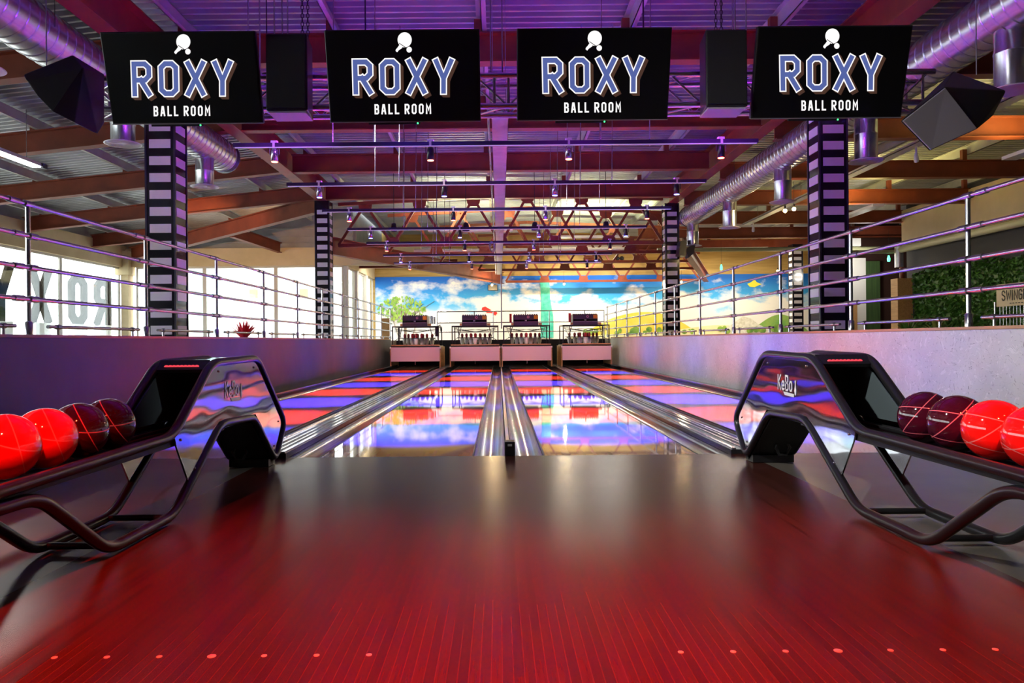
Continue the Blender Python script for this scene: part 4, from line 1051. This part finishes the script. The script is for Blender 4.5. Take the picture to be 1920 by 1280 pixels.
tag(MB().box(12.05, 12.5, 25.9, 26.3, 3.955, 4.22).build('white_unit', WHITE), 'white unit on the pipe beside the orange box', 'box')
light('POINT', 'board_lamp', (12.3, 25.2, 3.3), 60, (1, 0.95, 0.85), None, size=0.15)
# hedge
rnd = random.Random(11); q = MB()
for k in range(9000):
    y = 9.0 + rnd.random()*13.6; z = MZ + rnd.random()*(1.93+0.10*math.sin(y*3)); x = 12.52 - rnd.random()*0.10
    s = 0.05+0.05*rnd.random(); d = Vector((rnd.uniform(-1, .2), rnd.uniform(-1, 1), rnd.uniform(-1, 1))).normalized(); u = d.orthogonal().normalized(); w = d.cross(u)
    c = Vector((x, y, z)); q.add([c-u*s, c+w*s*0.45, c+u*s, c-w*s*0.45], [(0, 1, 2, 3)])
q.box(12.52, 12.59, 9, 22.6, MZ, MZ+1.8)
LEAF = mottled('hedge leaf', (0.02, 0.09, 0.015), (0.10, 0.26, 0.04), 14, 0.35)
tag(q.build('hedge_wall', LEAF), 'artificial green hedge covering the lower right gallery wall', 'hedge', None, 'stuff')
t = thing('golf_sign', 'cream sign with dark lettering in front of the hedge, cut off by the right edge', 'sign', (12.2, 17.9, 1.2))
MB().box(12.28, 12.32, 16.8, 18.55, 1.53, 2.07).build('sign_board', mat('cream sign', (0.72, 0.60, 0.42), 0.5), t)
q = MB(); text(q, 'SWINGERS', (12.275, 18.33, 1.68), (0, -1, 0), (0, 0, 1), 0.22, 0.035, 0.06, wide=0.9, lift=0.002); q.build('lettering', BLACKM, t)
q = MB(); text(q, 'ROOM', (12.275, 18.0, 1.575), (0, -1, 0), (0, 0, 1), 0.05, 0.009, 0.02, wide=0.9, lift=0.002)
q = MB()
for k in range(7):
    y = 18.1-0.12*k; q.tube([(12.272, y, 1.97), (12.272, y-0.03, 2.01), (12.272, y-0.06, 1.96), (12.272, y-0.1, 1.98)], 0.005, 5)
for k in range(9): q.box(12.27, 12.276, 18.0-0.1*k, 18.06-0.1*k, 1.585, 1.605)
q.build('fine_lettering', BLACKM, t)
q = MB()
for k in range(14): q.cyl((12.3, 18.45-0.12*k, MZ), (12.3, 18.45-0.12*k, 1.53), 0.008, 5)
q.build('grille', RAIL, t)
MB().cyl((12.28, 18.6, MZ-0.02), (12.28, 18.6, 1.65), 0.025, 10).build('post', RAIL, t)
def plant(x, y, z, n, L, m, lab, name, spread=1.0, seed=1):
    rr = random.Random(seed); q = MB()
    for k in range(n):
        a = rr.random()*2*PI; t_ = spread*rr.uniform(0.2, 1.0); l_ = L*rr.uniform(0.7, 1.1); pts = []
        for j in range(6):
            u = j/5; pts.append(Vector((x+math.cos(a)*t_*l_*u*0.8, y+math.sin(a)*t_*l_*u*0.8, z+l_*(u - 0.45*t_*u*u))))
        sd = Vector((-math.sin(a), math.cos(a), 0)); vs = []
        for j, p in enumerate(pts):
            w = 0.03*L/0.5*math.sin(PI*(0.12+0.85*j/5)); vs += [p-sd*w, p+sd*w]
        q.add(vs, [(2*j, 2*j+1, 2*j+3, 2*j+2) for j in range(5)])
    t = thing(name, lab, 'plant', (x, y, z))
    q.build('leaves', m, t); MB().lathe([(0.0001, z-0.0), (0.07, z), (0.09, z+0.10), (0.075, z+0.10)], (x, y, 0), 'z', 14).build('pot', BLACK, t)
    return t
plant(-6.85, 20.2, MZ-0.02, 70, 0.62, mat('red leaf', (0.75, 0.02, 0.05), 0.5), 'bushy red leaved plant on the left gallery floor near the glazing', 'red_plant', 1.0, 3)
plant(11.9, 21.9, MZ-0.02, 34, 0.62, mat('fern leaf', (0.10, 0.25, 0.04), 0.5), 'spiky green plant at the foot of the timber box', 'spiky_plant', 1.0, 5)
plant(11.8, 20.3, MZ-0.02, 30, 0.55, mat('olive leaf', (0.22, 0.26, 0.05), 0.5), 'olive green plant in front of the hedge right of the timber box', 'spiky_plant', 1.1, 6)
# loudspeaker on the right rear column
t = thing('column_speaker', 'black loudspeaker mounted on the right rear striped column', 'loudspeaker', (4.95, 20.35, 3.2))
MB().prism([(4.83, 3.05), (4.88, 3.42), (5.05, 3.46), (5.02, 3.02)], 'y', 20.1, 20.5).build('cabinet', BLACK, t)
MB().prism([(5.02, 3.2), (5.30, 3.38), (5.24, 3.1), (5.10, 2.98)], 'y', 20.15, 20.45).build('horn', BLACKM, t)
MB().cyl((4.9, 20.45, 3.25), (4.9, 20.6, 3.25), 0.03, 8).build('bracket', BLACK, t)
tag(MB().box(-4.12, -3.82, 26.3, 26.6, MZ-0.02, 1.62).build('timber_cabinet', WOOD), 'timber cabinet standing left of the leftmost pinsetting machine', 'cabinet')

# ================================================================== BALL RETURNS
MIRR = mat('mirror acrylic', (0.42, 0.42, 0.47), 0.05, 1.0)
def mk_mirr():
    n, l, b = nodes_of(MIRR)
    bump(n, l, b, noise(n, l, coords(n, l, (0.4, 1.0, 3.0)), 2.0, 1), 0.12, 0.03)
mk_mirr()
FRM = mat('satin black tube', (0.018, 0.018, 0.020), 0.28, 0.2)
INN = mat('grey inner panel', (0.10, 0.13, 0.14), 0.3)
LEDR = mat('red pierced strip', (0.3, 0.01, 0.02), 0.4, 0, (0.9, 0.06, 0.09), 0.9)
LOGO = mat('white print', (0.8, 0.8, 0.82), 0.4)
def ball_return(xi, xo, lab, y_of_text, rev):
    """xi: x of the frame nearest the hall centre, xo: x of the outer frame"""
    s = 1 if xo > xi else -1
    t = thing('ball_return', lab, 'ball return', ((xi+xo)/2, 3.2, 0), 'ball returns beside the approach')
    up = [(1.0, 0.40), (1.0, 0.36), (3.42, 0.385), (3.89, 0.705), (4.62, 0.715), (5.20, 0.26), (4.97, 0.028), (4.55, 0.36), (4.0, 0.38), (3.43, 0.028), (2.85, 0.028), (2.42, 0.32), (1.75, 0.33), (1.35, 0.028), (0.9, 0.028)]
    up = up[1:]
    for x, nm in ((xi, 'side_frame'), (xo, 'side_frame')):
        q = MB(); q.tube(rounded([(x, y, z) for y, z in up], 0.09), 0.0225, 12); q.build(nm, FRM, t)
    a, b = sorted((xi, xo)); a += 0.012; b -= 0.012
    # side panels
    inner = [(3.44, 0.375), (3.92, 0.69), (4.60, 0.70), (5.17, 0.262), (4.99, 0.06), (4.58, 0.375), (3.98, 0.395), (3.60, 0.13), (3.46, 0.33)]
    for x in (xi, xo):
        MB().prism(inner, 'x', x-0.004, x+0.004).build('side_panel', MIRR, t)
    MB().bar(((a+b)/2, 3.90, 0.705), ((a+b)/2, 4.61, 0.713), -(b-a)/2, (b-a)/2, -0.008, 0.008).build('hood_top', GLOSSB, t)
    MB().bar(((a+b)/2, 4.61, 0.71), ((a+b)/2, 5.18, 0.265), -(b-a)/2, (b-a)/2, -0.008, 0.008).build('hood_back', GLOSSB, t)
    MB().bar(((a+b)/2, 3.915, 0.712), ((a+b)/2, 3.845, 0.665), -(b-a)/2, (b-a)/2, -0.008, 0.012).build('hood_front', FRM, t)
    q = MB(); mx = (a+b)/2
    for k in range(9):
        cx_ = mx + (k-4)*0.0195; cy, cz = 3.862, 0.686
        q.lathe([(0.0001, -0.004), (0.0125, -0.004), (0.0125, 0.002)], (cx_, cy, cz), 'y', 10)
    o = q.build('led_strip', LEDR, t)
    MB().box(a, b, 4.10, 4.12, 0.36, 0.70).build('hood_inside', BLACKM, t)
    for x in (xi+s*0.006, xo-s*0.006):
        MB().prism([(3.50, 0.40), (3.92, 0.67), (4.10, 0.68), (4.10, 0.40)], 'x', x-0.002, x+0.002).build('inner_lining', INN, t)
    # tray: black trough with rails
    q = MB(); q.prism([(a-0.0, 0.375), (a+0.05, 0.352), (b-0.05, 0.352), (b, 0.375), (b, 0.335), (a, 0.335)], 'y', 1.0, 4.10); q.build('ball_trough', BLACKM, t)
    for x in (a+0.055, b-0.055): MB().cyl((x, 1.0, 0.362), (x, 4.05, 0.372), 0.009, 8).build('ball_rail', RAIL if False else FRM, t)
    MB().bar((mx, 4.98, 0.03), (mx, 4.56, 0.35), -(b-a)/2, (b-a)/2, -0.03, 0.01).build('ball_chute', BLACKM, t)
    MB().box(a, b, 3.98, 4.56, 0.345, 0.37).build('lift_floor', BLACKM, t)
    MB().box(a, b, 4.88, 5.02, 0.004, 0.05).build('foot_plate', BLACK, t)
    q = MB(); q.tube([(mx+s*0.03+0.045*math.cos(2*PI*k/6), 4.80, 0.11+0.05*math.sin(2*PI*k/6)) for k in range(6)], 0.010, 8, closed=True); q.build('cable_loop', BLACK, t)
    for y, z in ((3.43, 0.028), (2.85, 0.028)):
        MB().cyl((xi, y+(-0.06 if y > 3 else 0.06), 0.03), (xo, y+(-0.06 if y > 3 else 0.06), 0.03), 0.014, 8).build('cross_tube', FRM, t)
    q = MB()
    for (y, z) in ((4.55, 0.66), (3.98, 0.66), (5.05, 0.28), (3.50, 0.36), (3.66, 0.2), (4.95, 0.13)):
        for x in (xi-s*0.006, xo+s*0.006): q.lathe([(0.0001, -0.003), (0.006, -0.003), (0.006, 0.003), (0.0001, 0.003)], (x, y, z), 'x', 8)
    q.build('screws', CHROME, t)
    # maker lettering on the panel that faces the approach
    q = MB(); ud = (0, -s, 0); h = 0.080
    xs = xi - s*0.006
    text(q, 'KeBo', (xs, y_of_text, 0.515), ud, (0, 0, 1), h, 0.0115, 0.022, wide=0.95, lift=0.001)
    yy = y_of_text - s*0.255
    pts = [(-0.008, 0), (-0.015, 0.025), (-0.006, 0.055), (-0.008, 0.075), (0, 0.085), (0.008, 0.075), (0.006, 0.055), (0.015, 0.025), (0.008, 0)]
    V = [(xs - s*0.001, yy - s*p, 0.495+z) for p, z in pts]; q.add(V, [tuple(range(len(V)))])
    V = [(xs - s*0.0008, y_of_text - s*p, z) for p, z in ((0.08, 0.505), (0.235, 0.500), (0.235, 0.482), (0.10, 0.486))]; q.add(V, [(0, 1, 2, 3)])
    q.build('maker_lettering', LOGO, t)
    return t
ball_return(1.63, 1.92, 'black tubular ball return with four balls, right of the approach', 4.38, False)
ball_return(-1.49, -1.77, 'black tubular ball return with four balls, left of the approach', 4.07, True)

def ball_mat(name, c, line, glow):
    m = mat(name, c, 0.06, 0, None, 0, 0.5); n, l, b = nodes_of(m)
    tc = n.new('ShaderNodeTexCoord'); nv = n.new('ShaderNodeVectorMath'); nv.operation = 'NORMALIZE'; l.new(tc.outputs['Object'], nv.inputs[0])
    tot = None
    for ax, off in (((0.18, 0.12, 0.976), 0.25), ((-0.08, -0.05, 0.995), -0.48), ((0.62, -0.50, -0.60), -0.25)):
        dp = n.new('ShaderNodeVectorMath'); dp.operation = 'DOT_PRODUCT'; l.new(nv.outputs[0], dp.inputs[0]); dp.inputs[1].default_value = ax
        q = mathn(n, l, 'LESS_THAN', mathn(n, l, 'ABSOLUTE', mathn(n, l, 'SUBTRACT', dp.outputs['Value'], off)), 0.017)
        tot = q if tot is None else mathn(n, l, 'MAXIMUM', tot, q)
    mb_ = ramp(n, l, noise(n, l, coords(n, l, (1, 1, 1)), 9, 4), [(0.35, c), (0.7, tuple(min(1, a*1.5) for a in c))])
    l.new(mixc(n, l, tot, mb_, line), b.inputs['Base Color'])
    return m
BRED = ball_mat('bright red ball', (0.72, 0.010, 0.008), (0.9, 0.22, 0.2), 0)
BMAR = ball_mat('maroon ball', (0.045, 0.003, 0.012), (0.75, 0.16, 0.2), 0)
bm_ = {}
def ball(x, y, z, m, lab, rz):
    q = MB(); q.lathe([(0.108*math.sin(PI*i/28)+1e-5, -0.108*math.cos(PI*i/28)) for i in range(29)], (0, 0, 0), 'z', 48)
    o = q.build('bowling_ball', m); o.location = (x, y, z); o.rotation_euler = (0.1*rz, 0.06*rz, 0.15*rz)
    tag(o, lab, 'bowling ball', 'bowling balls on the returns')
for side, xc in (('right', 1.775), ('left', -1.63)):
    for k, y in enumerate((3.13, 2.912, 2.694, 2.476)):
        lab = ['maroon bowling ball nearest the hood of the %s ball return', 'maroon bowling ball second from the hood of the %s ball return',
               'bright red bowling ball third from the hood of the %s ball return', 'bright red bowling ball farthest from the hood of the %s return'][k] % side
        ball(xc, y, 0.474, BMAR if k < 2 else BRED, lab, k if side == 'right' else k+9)
